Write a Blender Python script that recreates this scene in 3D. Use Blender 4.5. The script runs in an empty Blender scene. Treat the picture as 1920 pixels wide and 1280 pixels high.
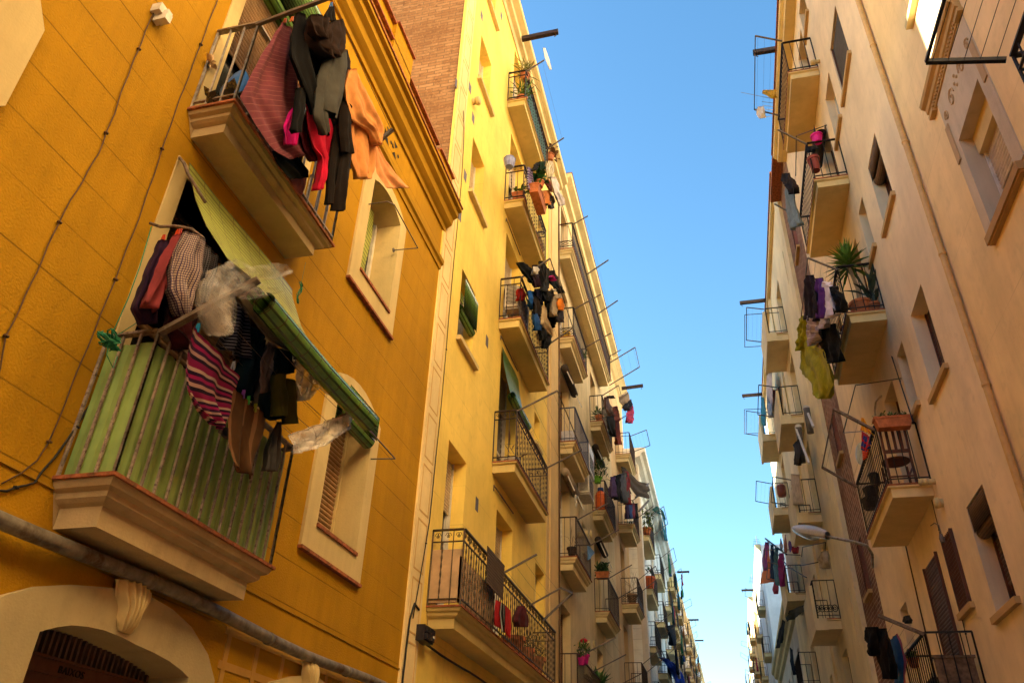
import bpy, bmesh, math, random
from mathutils import Vector, Matrix, noise
random.seed(7)
R = random.random
def U(a, b): return a + (b - a) * R()
SC = bpy.context.scene
COL = SC.collection
# ------------------------------------------------------------------ camera
CAMM = ((0.96999316, 0.24115379, 0.03095347), (-0.10374128, 0.52565561, -0.84434823), (-0.21988864, 0.81580085, 0.53489995))
EYE = Vector((0, 0, 1.6)); FPX = 1475.96
cam = bpy.data.cameras.new('camera'); cam.sensor_width = 36; cam.lens = FPX / 1920 * 36
cam.clip_start = 0.05; cam.clip_end = 3000
co = bpy.data.objects.new('camera', cam); COL.objects.link(co); SC.camera = co
cx, cy, cz = (Vector(r) for r in CAMM)
m3 = Matrix((cx, -cy, -cz)).transposed()
co.matrix_world = Matrix.Translation(EYE) @ m3.to_4x4()
def ray(u, v): return (cx * ((u - 960) / FPX) + cy * ((v - 640) / FPX) + cz)
def at(u, v, x):                      # a photo pixel -> the point it shows on the upright plane X = x
    d = ray(u, v); return EYE + d * (x / d.x)
# ------------------------------------------------------------------ light
EL = math.radians(14.0)
SUNDIR = Vector((14.1, -1.93, 0)).normalized() * math.cos(EL) + Vector((0, 0, -math.sin(EL)))
w = bpy.data.worlds.new('World'); SC.world = w; w.use_nodes = True
nt = w.node_tree; nt.nodes.clear()
sky = nt.nodes.new('ShaderNodeTexSky'); sky.sky_type = 'NISHITA'; sky.sun_disc = False
sky.sun_elevation = EL
sv = -SUNDIR
sky.sun_rotation = math.atan2(sv.x, sv.y)
sky.air_density = 1.0; sky.dust_density = 0.6; sky.ozone_density = 1.5
bg = nt.nodes.new('ShaderNodeBackground'); bg.inputs[1].default_value = 0.080
ow = nt.nodes.new('ShaderNodeOutputWorld')
hs = nt.nodes.new('ShaderNodeHueSaturation'); hs.inputs['Saturation'].default_value = 1.24; hs.inputs['Hue'].default_value = .495
nt.links.new(sky.outputs[0], hs.inputs['Color']); nt.links.new(hs.outputs[0], bg.inputs[0]); nt.links.new(bg.outputs[0], ow.inputs[0])
sl = bpy.data.lights.new('sun', 'SUN'); sl.energy = 5.0; sl.angle = math.radians(0.5); sl.color = (1.0, 0.955, 0.86)
so = bpy.data.objects.new('sun', sl); COL.objects.link(so)
so.rotation_euler = SUNDIR.to_track_quat('-Z', 'Y').to_euler(); so.location = (0, 0, 60)
SC.view_settings.view_transform = 'Standard'; SC.view_settings.look = 'None'
SC.view_settings.exposure = 2.7; SC.view_settings.gamma = 1.0
SC.cycles.max_bounces = 12; SC.cycles.diffuse_bounces = 10; SC.cycles.transparent_max_bounces = 12
# ------------------------------------------------------------------ mesh helpers
ORI = {}
class MB:
    def __init__(s): s.v = []; s.f = []; s.uv = {}
    def face(s, *pts):
        n = len(s.v); s.v += [tuple(p) for p in pts]; s.f.append(tuple(range(n, n + len(pts)))); return s
    def hexa(s, p):                   # 8 corners: bottom ring 0-3, top ring 4-7
        n = len(s.v); s.v += [tuple(q) for q in p]
        for f in ((0, 3, 2, 1), (4, 5, 6, 7), (0, 1, 5, 4), (1, 2, 6, 5), (2, 3, 7, 6), (3, 0, 4, 7)): s.f.append(tuple(n + i for i in f))
        return s
    def box(s, x0, x1, y0, y1, z0, z1):
        return s.hexa([(x0, y0, z0), (x1, y0, z0), (x1, y1, z0), (x0, y1, z0), (x0, y0, z1), (x1, y0, z1), (x1, y1, z1), (x0, y1, z1)])
    def bar(s, a, b, w=.02, h=None):
        a = Vector(a); b = Vector(b); h = h or w; d = (b - a).normalized()
        up = Vector((0, 0, 1)) if abs(d.z) < .9 else Vector((0, 1, 0))
        x = d.cross(up).normalized() * w / 2; y = x.cross(d).normalized() * h / 2
        return s.hexa([a - x - y, a + x - y, a + x + y, a - x + y, b - x - y, b + x - y, b + x + y, b - x + y])
    def tube(s, pts, r=.01, n=6, caps=True):
        pts = [Vector(p) for p in pts]; rr = r if isinstance(r, (list, tuple)) else [r] * len(pts)
        base = len(s.v); px = None
        for i, p in enumerate(pts):
            d = (pts[min(i + 1, len(pts) - 1)] - pts[max(i - 1, 0)]).normalized()
            if px is None:
                px = d.cross(Vector((0, 0, 1)) if abs(d.z) < .9 else Vector((0, 1, 0))).normalized()
            px = (px - d * px.dot(d)).normalized(); py = d.cross(px)
            for k in range(n):
                a = 2 * math.pi * k / n; s.v.append(tuple(p + (px * math.cos(a) + py * math.sin(a)) * rr[i]))
        for i in range(len(pts) - 1):
            for k in range(n):
                a = base + i * n + k; b = base + i * n + (k + 1) % n; s.f.append((a, b, b + n, a + n))
        if caps:
            s.f.append(tuple(base + k for k in range(n))[::-1]); s.f.append(tuple(base + (len(pts) - 1) * n + k for k in range(n)))
        return s
    def lathe(s, c, prof, n=16, axis=(0, 0, 1)):
        ax = Vector(axis).normalized(); c = Vector(c)
        px = ax.cross(Vector((0, 1, 0)) if abs(ax.y) < .9 else Vector((1, 0, 0))).normalized(); py = ax.cross(px)
        base = len(s.v)
        for r, h in prof:
            for k in range(n):
                a = 2 * math.pi * k / n; s.v.append(tuple(c + ax * h + (px * math.cos(a) + py * math.sin(a)) * r))
        for i in range(len(prof) - 1):
            for k in range(n):
                a = base + i * n + k; b = base + i * n + (k + 1) % n; s.f.append((a, b, b + n, a + n))
        s.f.append(tuple(base + k for k in range(n))[::-1]); s.f.append(tuple(base + (len(prof) - 1) * n + k for k in range(n)))
        return s
    def loft(s, A, B, closed=True, caps=True):
        n = len(s.v); k = len(A); s.v += [tuple(p) for p in A] + [tuple(p) for p in B]
        for i in range(k if closed else k - 1):
            j = (i + 1) % k; s.f.append((n + i, n + j, n + k + j, n + k + i))
        if caps: s.f.append(tuple(n + i for i in range(k))[::-1]); s.f.append(tuple(n + k + i for i in range(k)))
        return s
    def build(s, name, mat, parent=None, smooth=False, loc=None, fix=True):
        me = bpy.data.meshes.new(name)
        if parent is not None: o0 = ORI[parent]
        elif loc is not None: o0 = Vector(loc)
        else:
            xs = [v[0] for v in s.v]; ys = [v[1] for v in s.v]; zs = [v[2] for v in s.v]
            o0 = Vector(((min(xs) + max(xs)) / 2, (min(ys) + max(ys)) / 2, min(zs)))
        me.from_pydata([(v[0] - o0.x, v[1] - o0.y, v[2] - o0.z) for v in s.v], [], s.f)
        if s.uv:
            ul = me.uv_layers.new(name='UVMap')
            for lp in me.loops: ul.data[lp.index].uv = s.uv.get(lp.vertex_index, (0, 0))
        if fix:
            bm = bmesh.new(); bm.from_mesh(me); bmesh.ops.recalc_face_normals(bm, faces=bm.faces); bm.to_mesh(me); bm.free()
        if smooth:
            for p in me.polygons: p.use_smooth = True
        me.materials.append(mat); me.update()
        o = bpy.data.objects.new(name, me); COL.objects.link(o); ORI[o] = o0
        if parent is None: o.location = o0
        else: o.parent = parent
        return o
def tag(o, label=None, cat=None, group=None, kind=None):
    if label: o['label'] = label
    if cat: o['category'] = cat
    if group: o['group'] = group
    if kind: o['kind'] = kind
    return o
def empty(name, loc, label, cat, group=None):
    o = bpy.data.objects.new(name, None); COL.objects.link(o); o.location = loc; ORI[o] = Vector(loc)
    return tag(o, label, cat, group)
# ------------------------------------------------------------------ materials
def newmat(name):
    m = bpy.data.materials.new(name); m.use_nodes = True; n = m.node_tree.nodes; n.clear()
    out = n.new('ShaderNodeOutputMaterial'); b = n.new('ShaderNodeBsdfPrincipled'); m.node_tree.links.new(b.outputs[0], out.inputs[0])
    return m, n, m.node_tree.links, b
def setc(b, col, rough=.8, metal=0., spec=.3):
    b.inputs['Base Color'].default_value = (*col, 1); b.inputs['Roughness'].default_value = rough
    b.inputs['Metallic'].default_value = metal; b.inputs['Specular IOR Level'].default_value = spec
def geo_pos(n): return n.new('ShaderNodeNewGeometry').outputs['Position']
def mul(c, k): return tuple(min(1, x * k) for x in c)
def mixc(n, l, fac, a, b):
    x = n.new('ShaderNodeMix'); x.data_type = 'RGBA'
    if isinstance(fac, (int, float)): x.inputs[0].default_value = fac
    else: l.new(fac, x.inputs[0])
    for i, c in ((6, a), (7, b)):
        if isinstance(c, tuple): x.inputs[i].default_value = (*c, 1)
        else: l.new(c, x.inputs[i])
    return x.outputs[2]
def noisef(n, l, vec, scale, detail=4, lo=.35, hi=.65, rough=.6, mapscale=None):
    if mapscale:
        mp = n.new('ShaderNodeMapping'); mp.inputs['Scale'].default_value = mapscale; l.new(vec, mp.inputs[0]); vec = mp.outputs[0]
    t = n.new('ShaderNodeTexNoise'); t.inputs['Scale'].default_value = scale; t.inputs['Detail'].default_value = detail
    t.inputs['Roughness'].default_value = rough
    l.new(vec, t.inputs['Vector'])
    r = n.new('ShaderNodeMapRange'); r.inputs[1].default_value = lo; r.inputs[2].default_value = hi; l.new(t.outputs[0], r.inputs[0])
    return r.outputs[0]
def stucco(name, col, var=.14, bump=.25, courses=None, course_w=2.4, dirt=.25, streak=.2, dirtcol=(.10, .075, .05), grain=60, jdark=.6, joff=0.0):
    m, n, l, b = newmat(name); setc(b, col, .9, 0, .15); p = geo_pos(n)
    c = mixc(n, l, noisef(n, l, p, .8, 5), mul(col, 1 - var), mul(col, 1 + var * .6))
    c = mixc(n, l, noisef(n, l, p, 6, 4, .55, .9), c, mul(col, 1 - var * 1.6))
    k = n.new('ShaderNodeMath'); k.operation = 'MULTIPLY'; k.inputs[1].default_value = streak
    l.new(noisef(n, l, p, 1.3, 6, .46, .72, .7, (2.2, 2.2, .16)), k.inputs[0])
    c = mixc(n, l, k.outputs[0], c, mul(col, .55))
    k = n.new('ShaderNodeMath'); k.operation = 'MULTIPLY'; k.inputs[1].default_value = dirt
    l.new(noisef(n, l, p, .45, 8, .55, .8, .75), k.inputs[0]); c = mixc(n, l, k.outputs[0], c, dirtcol)
    h = n.new('ShaderNodeTexNoise'); h.inputs['Scale'].default_value = grain; h.inputs['Detail'].default_value = 6; l.new(p, h.inputs['Vector'])
    bp = n.new('ShaderNodeBump'); bp.inputs['Strength'].default_value = bump; bp.inputs['Distance'].default_value = .012
    hh = h.outputs[0]
    if courses:
        sp = n.new('ShaderNodeSeparateXYZ'); l.new(p, sp.inputs[0]); cb = n.new('ShaderNodeCombineXYZ')
        l.new(sp.outputs[1], cb.inputs[0])
        ad = n.new('ShaderNodeMath'); ad.operation = 'ADD'; ad.inputs[1].default_value = joff; l.new(sp.outputs[2], ad.inputs[0]); l.new(ad.outputs[0], cb.inputs[1])
        br = n.new('ShaderNodeTexBrick'); br.inputs['Scale'].default_value = 1; br.inputs['Brick Width'].default_value = course_w
        br.inputs['Row Height'].default_value = courses; br.inputs['Mortar Size'].default_value = .006; br.inputs['Mortar Smooth'].default_value = .3
        l.new(cb.outputs[0], br.inputs['Vector'])
        vis = n.new('ShaderNodeMath'); vis.operation = 'MULTIPLY'; l.new(br.outputs['Fac'], vis.inputs[0]); l.new(noisef(n, l, p, 1.3, 3, .32, .62), vis.inputs[1])
        v2 = n.new('ShaderNodeMath'); v2.operation = 'MULTIPLY'; v2.inputs[1].default_value = jdark; l.new(vis.outputs[0], v2.inputs[0])
        c = mixc(n, l, v2.outputs[0], c, mul(col, .3))
        sb = n.new('ShaderNodeMath'); sb.operation = 'SUBTRACT'; l.new(hh, sb.inputs[0]); l.new(vis.outputs[0], sb.inputs[1]); hh = sb.outputs[0]
    l.new(hh, bp.inputs['Height']); l.new(bp.outputs[0], b.inputs['Normal']); l.new(c, b.inputs['Base Color'])
    return m
def brickmat(name, c1, c2, mortar, w=.26, h=.062, ms=.008, axis='X'):
    m, n, l, b = newmat(name); setc(b, c1, .92, 0, .1); p = geo_pos(n)
    sp = n.new('ShaderNodeSeparateXYZ'); l.new(p, sp.inputs[0]); cb = n.new('ShaderNodeCombineXYZ')
    l.new(sp.outputs[0 if axis == 'X' else 1], cb.inputs[0]); l.new(sp.outputs[2], cb.inputs[1])
    dn = n.new('ShaderNodeTexNoise'); dn.inputs['Scale'].default_value = 1.7; l.new(p, dn.inputs[0])
    dm = n.new('ShaderNodeVectorMath'); dm.operation = 'SCALE'; dm.inputs['Scale'].default_value = .035; l.new(dn.outputs[1], dm.inputs[0])
    da = n.new('ShaderNodeVectorMath'); da.operation = 'ADD'; l.new(cb.outputs[0], da.inputs[0]); l.new(dm.outputs[0], da.inputs[1])
    br = n.new('ShaderNodeTexBrick'); br.inputs['Scale'].default_value = 1; br.inputs['Brick Width'].default_value = w; br.inputs['Row Height'].default_value = h
    br.inputs['Mortar Size'].default_value = ms; br.inputs['Mortar Smooth'].default_value = .4; br.inputs['Bias'].default_value = -.1
    br.inputs['Color1'].default_value = (*c1, 1); br.inputs['Color2'].default_value = (*c2, 1); br.inputs['Mortar'].default_value = (*mortar, 1)
    l.new(da.outputs[0], br.inputs['Vector'])
    c = mixc(n, l, noisef(n, l, p, 9, 5, .58, .8), br.outputs['Color'], mul(c2, .4))
    c = mixc(n, l, noisef(n, l, p, .7, 5, .45, .8), c, mul(c2, .75))
    c = mixc(n, l, noisef(n, l, p, 24, 3, .55, .9), c, mul(c1, 1.3))
    bp = n.new('ShaderNodeBump'); bp.inputs['Strength'].default_value = .7; bp.inputs['Distance'].default_value = .02; bp.invert = True
    l.new(br.outputs['Fac'], bp.inputs['Height']); l.new(bp.outputs[0], b.inputs['Normal']); l.new(c, b.inputs['Base Color'])
    return m
def plain(name, col, rough=.6, metal=0., var=.15, scale=12, spec=.3, rust=None, rs=18, bump=0.):
    m, n, l, b = newmat(name); setc(b, col, rough, metal, spec); p = geo_pos(n)
    c = mixc(n, l, noisef(n, l, p, scale, 4), mul(col, 1 - var), mul(col, 1 + var))
    if rust: c = mixc(n, l, noisef(n, l, p, rs, 6, .52, .66, .7), c, rust)
    l.new(c, b.inputs['Base Color'])
    if bump:
        h = n.new('ShaderNodeTexNoise'); h.inputs['Scale'].default_value = scale * 4; l.new(p, h.inputs['Vector'])
        bp = n.new('ShaderNodeBump'); bp.inputs['Strength'].default_value = bump; bp.inputs['Distance'].default_value = .01
        l.new(h.outputs[0], bp.inputs['Height']); l.new(bp.outputs[0], b.inputs['Normal'])
    return m
_cl = {}
def cloth(col, kind='plain', cols=(), rep=8, rough=.92):
    key = (tuple(col), kind, tuple(cols), rep)
    if key in _cl: return _cl[key]
    m, n, l, b = newmat('cloth'); setc(b, col, rough, 0, .15); b.inputs['Sheen Weight'].default_value = .02; p = geo_pos(n)
    k_ = max(col); col = mul(col, .4 if k_ < .06 else (.6 if k_ < .14 else 1)); setc(b, col, rough, 0, .08 if k_ < .14 else .15)
    c = mixc(n, l, noisef(n, l, p, 7, 5, .3, .7), mul(col, .72), mul(col, 1.2))
    if kind != 'plain':
        uv = n.new('ShaderNodeUVMap'); sp = n.new('ShaderNodeSeparateXYZ'); l.new(uv.outputs[0], sp.inputs[0])
        def lines(src, rep, duty):
            a = n.new('ShaderNodeMath'); a.operation = 'MULTIPLY'; a.inputs[1].default_value = rep; l.new(src, a.inputs[0])
            f = n.new('ShaderNodeMath'); f.operation = 'FRACT'; l.new(a.outputs[0], f.inputs[0])
            g = n.new('ShaderNodeMath'); g.operation = 'LESS_THAN'; g.inputs[1].default_value = duty; l.new(f.outputs[0], g.inputs[0]); return g.outputs[0], f.outputs[0]
        if kind == 'stripes':
            _, f = lines(sp.outputs[1], rep, .5); cr = n.new('ShaderNodeValToRGB'); cr.color_ramp.interpolation = 'CONSTANT'; l.new(f, cr.inputs[0])
            e = cr.color_ramp.elements; k = len(cols)
            while len(e) < k: e.new(.5)
            for i in range(k): e[i].position = i / k
            for i in range(k): e[i].color = (*cols[i], 1)
            c = mixc(n, l, noisef(n, l, p, 60, 4, .3, .75), cr.outputs[0], c) if False else cr.outputs[0]
        if kind == 'vstripes':
            g, _ = lines(sp.outputs[0], rep, .22); c = mixc(n, l, g, c, cols[0])
        if kind == 'hlines':
            g, _ = lines(sp.outputs[1], rep, .12); c = mixc(n, l, g, c, cols[0])
        if kind == 'plaid':
            g1, _ = lines(sp.outputs[0], rep, .3); g2, _ = lines(sp.outputs[1], rep * 1.8, .3)
            c = mixc(n, l, g1, c, cols[0]); c = mixc(n, l, g2, c, cols[-1])
    l.new(c, b.inputs['Base Color'])
    h = n.new('ShaderNodeTexNoise'); h.inputs['Scale'].default_value = 240; l.new(p, h.inputs['Vector'])
    bp = n.new('ShaderNodeBump'); bp.inputs['Strength'].default_value = .35; bp.inputs['Distance'].default_value = .004
    l.new(h.outputs[0], bp.inputs['Height']); l.new(bp.outputs[0], b.inputs['Normal'])
    _cl[key] = m; return m
def slatmat(name, col, pitch=.012, dark=.35, thread=.25, gloss=.35):
    m, n, l, b = newmat(name); setc(b, col, gloss, 0, .5)
    uv = n.new('ShaderNodeUVMap'); sp = n.new('ShaderNodeSeparateXYZ'); l.new(uv.outputs[0], sp.inputs[0])
    def lines(src, per, duty):
        a = n.new('ShaderNodeMath'); a.operation = 'DIVIDE'; a.inputs[1].default_value = per; l.new(src, a.inputs[0])
        f = n.new('ShaderNodeMath'); f.operation = 'FRACT'; l.new(a.outputs[0], f.inputs[0])
        g = n.new('ShaderNodeMath'); g.operation = 'LESS_THAN'; g.inputs[1].default_value = duty; l.new(f.outputs[0], g.inputs[0]); return g.outputs[0]
    c = mixc(n, l, noisef(n, l, geo_pos(n), 5, 4), mul(col, .8), mul(col, 1.2))
    g = lines(sp.outputs[1], pitch, .3); c = mixc(n, l, g, c, mul(col, dark)); c = mixc(n, l, lines(sp.outputs[0], thread, .035), c, (.08, .04, .02))
    l.new(c, b.inputs['Base Color'])
    bp = n.new('ShaderNodeBump'); bp.inputs['Strength'].default_value = .6; bp.inputs['Distance'].default_value = .003; bp.invert = True
    l.new(g, bp.inputs['Height']); l.new(bp.outputs[0], b.inputs['Normal'])
    return m
def plasticfilm(name, col=(.80, .76, .70), alpha=.11):
    m, n, l, b = newmat(name); setc(b, col, .22, 0, .6); b.inputs['Alpha'].default_value = alpha
    p = geo_pos(n); r = noisef(n, l, p, 9, 6, .35, .7)
    mr = n.new('ShaderNodeMapRange'); mr.inputs[3].default_value = alpha * .55; mr.inputs[4].default_value = min(1, alpha * 1.7); l.new(r, mr.inputs[0]); l.new(mr.outputs[0], b.inputs['Alpha'])
    h = n.new('ShaderNodeTexNoise'); h.inputs['Scale'].default_value = 16; h.inputs['Detail'].default_value = 5; l.new(p, h.inputs['Vector'])
    bp = n.new('ShaderNodeBump'); bp.inputs['Strength'].default_value = .8; bp.inputs['Distance'].default_value = .03
    l.new(h.outputs[0], bp.inputs['Height']); l.new(bp.outputs[0], b.inputs['Normal']); return m

OCHRE = stucco('ochre_render', (.42, .212, .006), courses=.355, course_w=60, joff=.30, bump=.6, streak=.42, dirt=.28, dirtcol=(.22, .09, .02), jdark=.75)
OCHRE_TRIM = stucco('ochre_trim', (.38, .20, .012), bump=.2, dirt=.25)
CREAM = stucco('cream_stone', (.62, .47, .22), bump=.2, dirt=.3, streak=.35, dirtcol=(.18, .12, .06))
SLABO = stucco('balcony_stone', (.48, .35, .18), bump=.35, dirt=.6, streak=.5)
YELL = stucco('yellow_render', (.88, .63, .145), courses=.62, course_w=1.5, bump=.2, streak=.26, dirt=.14, jdark=.3, dirtcol=(.3, .17, .04))
YELLPIL = stucco('pilaster_cream', (.78, .60, .30), bump=.6, dirt=.12, grain=25)
YSLAB = stucco('yellow_slab', (.62, .47, .18), bump=.2, dirt=.3)
TAN = stucco('tan_render', (.66, .52, .30), bump=.3, dirt=.45, streak=.5)
TANS = stucco('tan_slab', (.72, .58, .31), bump=.2, dirt=.35)
WHITEB = stucco('white_render', (.88, .84, .74), courses=.42, course_w=9, bump=.2, dirt=.15, jdark=.9)
PEACH = stucco('peach_render', (.87, .645, .33), bump=.22, dirt=.12, streak=.26, courses=1.25, course_w=2.6, jdark=.28)
PINK = stucco('pink_beige_render', (.83, .645, .41), bump=.2, dirt=.16, streak=.26, dirtcol=(.3, .18, .07))
PSLAB = stucco('pink_slab', (.76, .58, .28), bump=.2, dirt=.35, streak=.3)
OLIVE = stucco('olive_beige_render', (.84, .70, .42), bump=.15, dirt=.15)
BLUEW = stucco('bluish_white_render', (.74, .74, .74), bump=.2, dirt=.2)
GREYREV = stucco('grey_reveal', (.52, .44, .36), bump=.2, dirt=.2)
BRICKL = brickmat('pale_brick', (.42, .22, .095), (.28, .13, .05), (.20, .12, .06), w=.29, h=.082, ms=.010)
BRICKR = brickmat('red_brick', (.30, .15, .09), (.15, .07, .045), (.42, .30, .20), w=.30, h=.09, ms=.014, axis='Y')
TERRA = plain('terracotta', (.42, .13, .045), .8, var=.25, bump=.3)
TILE = plain('terracotta_edge', (.30, .09, .035), .8, var=.35, scale=20, rust=(.12, .05, .02))
IRON = plain('dark_iron', (.035, .022, .018), .55, .3, rust=(.10, .04, .018), rs=30)
IRONB = plain('black_iron', (.02, .018, .02), .5, .3)
RUSTY = plain('rusty_steel', (.17, .12, .09), .7, .2, rust=(.09, .035, .015), rs=40, var=.4)
GREYM = plain('grey_metal', (.30, .26, .21), .45, .5, var=.3, rust=(.14, .08, .04), rs=9)
STEEL = plain('painted_steel', (.14, .11, .09), .55, .3)
GLASS, _n, _l, _b = newmat('window_glass'); setc(_b, (.02, .022, .025), .06, 0, .6)
DARK = plain('dark_interior', (.02, .014, .01), .9)
FRAMEW = plain('white_frame', (.60, .55, .47), .5)
FRAMEB = plain('brown_frame', (.10, .035, .018), .6)
SHUTB = plain('brown_shutter', (.30, .17, .08), .6, var=.2)
SHUTD = plain('dark_shutter', (.11, .065, .05), .6, var=.25)
SHUTBEI = plain('beige_shutter', (.52, .42, .30), .6)
GREENP = plain('green_plastic', (.24, .34, .10), .4, var=.25, scale=2.2)
BLIND = slatmat('green_blind', (.34, .37, .08), .058, .3, .21)
BLINDROLL = slatmat('green_blind_roll', (.11, .23, .045), .055, .3, .17, .16)
CANE = slatmat('cane_blind', (.15, .08, .04), .03, .4, .3, .7)
FILM = plasticfilm('plastic_film')
ROPE = plain('green_rope', (.01, .16, .07), .6)
CABLE = plain('cable', (.10, .05, .02), .7)
CABLEB = plain('black_cable', (.015, .012, .01), .6)
WIRE = plain('wire', (.10, .08, .06), .5, .4)
ROAD = plain('asphalt', (.06, .06, .055), .9)
PAVE = stucco('paving', (.27, .24, .20))
def flat(col, rough=.6, **k):
    key = ('flat', tuple(col), rough)
    if key not in _cl: _cl[key] = plain('paint', col, rough, **k)
    return _cl[key]
# ------------------------------------------------------------------ facade helpers
class Fac:
    def __init__(s, side, W, root): s.s = side; s.W = W; s.root = root
    def p(s, y, z, d=0.): return Vector((s.s * (s.W - d), y, z))
    def box(s, mb, y0, y1, z0, z1, d0, d1):
        a = s.s * (s.W - d0); b = s.s * (s.W - d1); mb.box(min(a, b), max(a, b), y0, y1, z0, z1)
    def profile(s, mb, prof, y0, y1): mb.loft([s.p(y0, z, d) for d, z in prof], [s.p(y1, z, d) for d, z in prof])
def wall(F, y0, y1, z0, z1, ops, mat, rev=.25, depth=9, name='wall', side_mat=None, back=True):
    mb = MB()
    ys = sorted({y0, y1, *[o[0] for o in ops], *[o[1] for o in ops]}); zs = sorted({z0, z1, *[o[2] for o in ops], *[o[3] for o in ops]})
    ys = [y for y in ys if y0 <= y <= y1]; zs = [z for z in zs if z0 <= z <= z1]
    for i in range(len(ys) - 1):
        for j in range(len(zs) - 1):
            a, b, c, d = ys[i], ys[i + 1], zs[j], zs[j + 1]; my = (a + b) / 2; mz = (c + d) / 2
            if any(o[0] < my < o[1] and o[2] < mz < o[3] for o in ops): continue
            mb.face(F.p(a, c), F.p(b, c), F.p(b, d), F.p(a, d))
    for o in ops:
        a, b, c, d = o[:4]; r = -(o[4] if len(o) > 4 else rev)
        for (q, s_) in (((a, c), (b, c)), ((b, c), (b, d)), ((b, d), (a, d)), ((a, d), (a, c))):
            mb.face(F.p(*q), F.p(*s_), F.p(*s_, r), F.p(*q, r))
        mb.face(F.p(a, c, r), F.p(b, c, r), F.p(b, d, r), F.p(a, d, r))
    wl = mb.build(name, mat, F.root, fix=False)
    if back:
        mb = MB(); D = -depth
        mb.face(F.p(y0, z0), F.p(y0, z1), F.p(y0, z1, D), F.p(y0, z0, D)); mb.face(F.p(y1, z0), F.p(y1, z1), F.p(y1, z1, D), F.p(y1, z0, D))
        mb.face(F.p(y0, z1), F.p(y1, z1), F.p(y1, z1, D), F.p(y0, z1, D)); mb.face(F.p(y0, z0, D), F.p(y1, z0, D), F.p(y1, z1, D), F.p(y0, z1, D))
        mb.build('side_wall', side_mat or mat, F.root, fix=False)
    return wl
def slats(mb, F, y0, y1, z0, z1, d, pitch=.05, thick=.014):
    n = max(2, int((z1 - z0) / pitch)); h = (z1 - z0) / n
    for i in range(n):
        z = z0 + i * h
        F.profile(mb, [(d - .004, z), (d - .004, z + h * .92), (d + thick * .6, z + h * .8), (d + thick, z + h * .4), (d + thick * .5, z + h * .08)], y0, y1)
def blindroll(F, parent, y0, y1, z, d, r=.09, hang=0., mat=CANE, name='blind'):
    mb = MB(); n = 22; prof = []
    for k in range(int(n * 2.4)):
        a = k / n * 2 * math.pi; rr = r * (1 - .22 * k / n); prof.append((d + math.cos(a) * rr, z + math.sin(a) * rr))
    if hang: prof = [(d + r * 1.02, z + hang)] + prof
    L = 0; pv = prof[0]
    for i, q in enumerate(prof):
        L += math.hypot(q[0] - pv[0], q[1] - pv[1]); pv = q
        for yy in (y0, y1):
            mb.uv[len(mb.v)] = (yy - y0, L); mb.v.append(tuple(F.p(yy, q[1], q[0])))
        if i: k = len(mb.v); mb.f.append((k - 4, k - 3, k - 1, k - 2))
    o = mb.build(name, mat, parent, smooth=True, fix=False)
    return o
def window(F, y0, y1, z0, z1, rev=.25, kind='glass', frac=1., sill=.1, sillmat=None, fmat=None, smat=None, name='window', roll=0, silld=.08, sillh=.07, arch=False):
    fmat = fmat or FRAMEW; r = -rev; mb = MB(); t = .055; e = .004
    F.box(mb, y0 + e, y0 + t, z0 + e, z1 - e, r + .004, r + .06); F.box(mb, y1 - t, y1 - e, z0 + e, z1 - e, r + .004, r + .06)
    F.box(mb, y0 + t, y1 - t, z1 - t, z1 - e, r + .004, r + .06); F.box(mb, y0 + t, y1 - t, z0 + e, z0 + t, r + .004, r + .06)
    ym = (y0 + y1) / 2
    if y1 - y0 > .6 and kind != 'full': F.box(mb, ym - .03, ym + .03, z0 + t, z1 - t, r + .004, r + .055)
    if kind == 'door': F.box(mb, y0 + t, y1 - t, z0 + .7, z0 + .76, r + .006, r + .05)
    wn = mb.build(name, fmat, F.root)
    mb = MB(); F.box(mb, y0 + .02, y1 - .02, z0 + .02, z1 - .02, r + .006, r + .02); mb.build('pane', GLASS, wn)
    if kind in ('full', 'part', 'door') and frac > 0:
        mb = MB(); slats(mb, F, y0 + .03, y1 - .03, z1 - (z1 - z0) * frac + .01, z1 - .01, r + .065, pitch=.05 if z1 - z0 < 2.6 else .06); mb.build('shutter', smat or SHUTB, wn)
        for ga, gb in ((y0 + .006, y0 + .03), (y1 - .03, y1 - .006)): mb = MB(); F.box(mb, ga, gb, z0 + .01, z1 - .006, r + .062, r + .10); mb.build('guide_rail', fmat, wn)
    if sill:
        mb = MB(); F.box(mb, y0 - sill, y1 + sill, z0 - sillh, z0 + .004, -rev * .0 - .03, silld); mb.build('sill', sillmat or CREAM, wn)
    if roll: blindroll(F, wn, y0 + .03, y1 - .03, z1 - .12 - roll, -.08, .085, roll + .1, CANE)
    return wn
def grille(F, wn, y0, y1, z0, z1, n=9, d=-.05, mat=FRAMEB):
    mb = MB()
    for i in range(n):
        y = y0 + (y1 - y0) * (i + .5) / n; mb.tube([F.p(y, z0, d), F.p(y, z1, d)], .009, 5)
    for z in (z0 + .03, z1 - .03): mb.bar(F.p(y0, z, d), F.p(y1, z, d), .02, .03)
    mb.build('grille', mat, wn)
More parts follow.
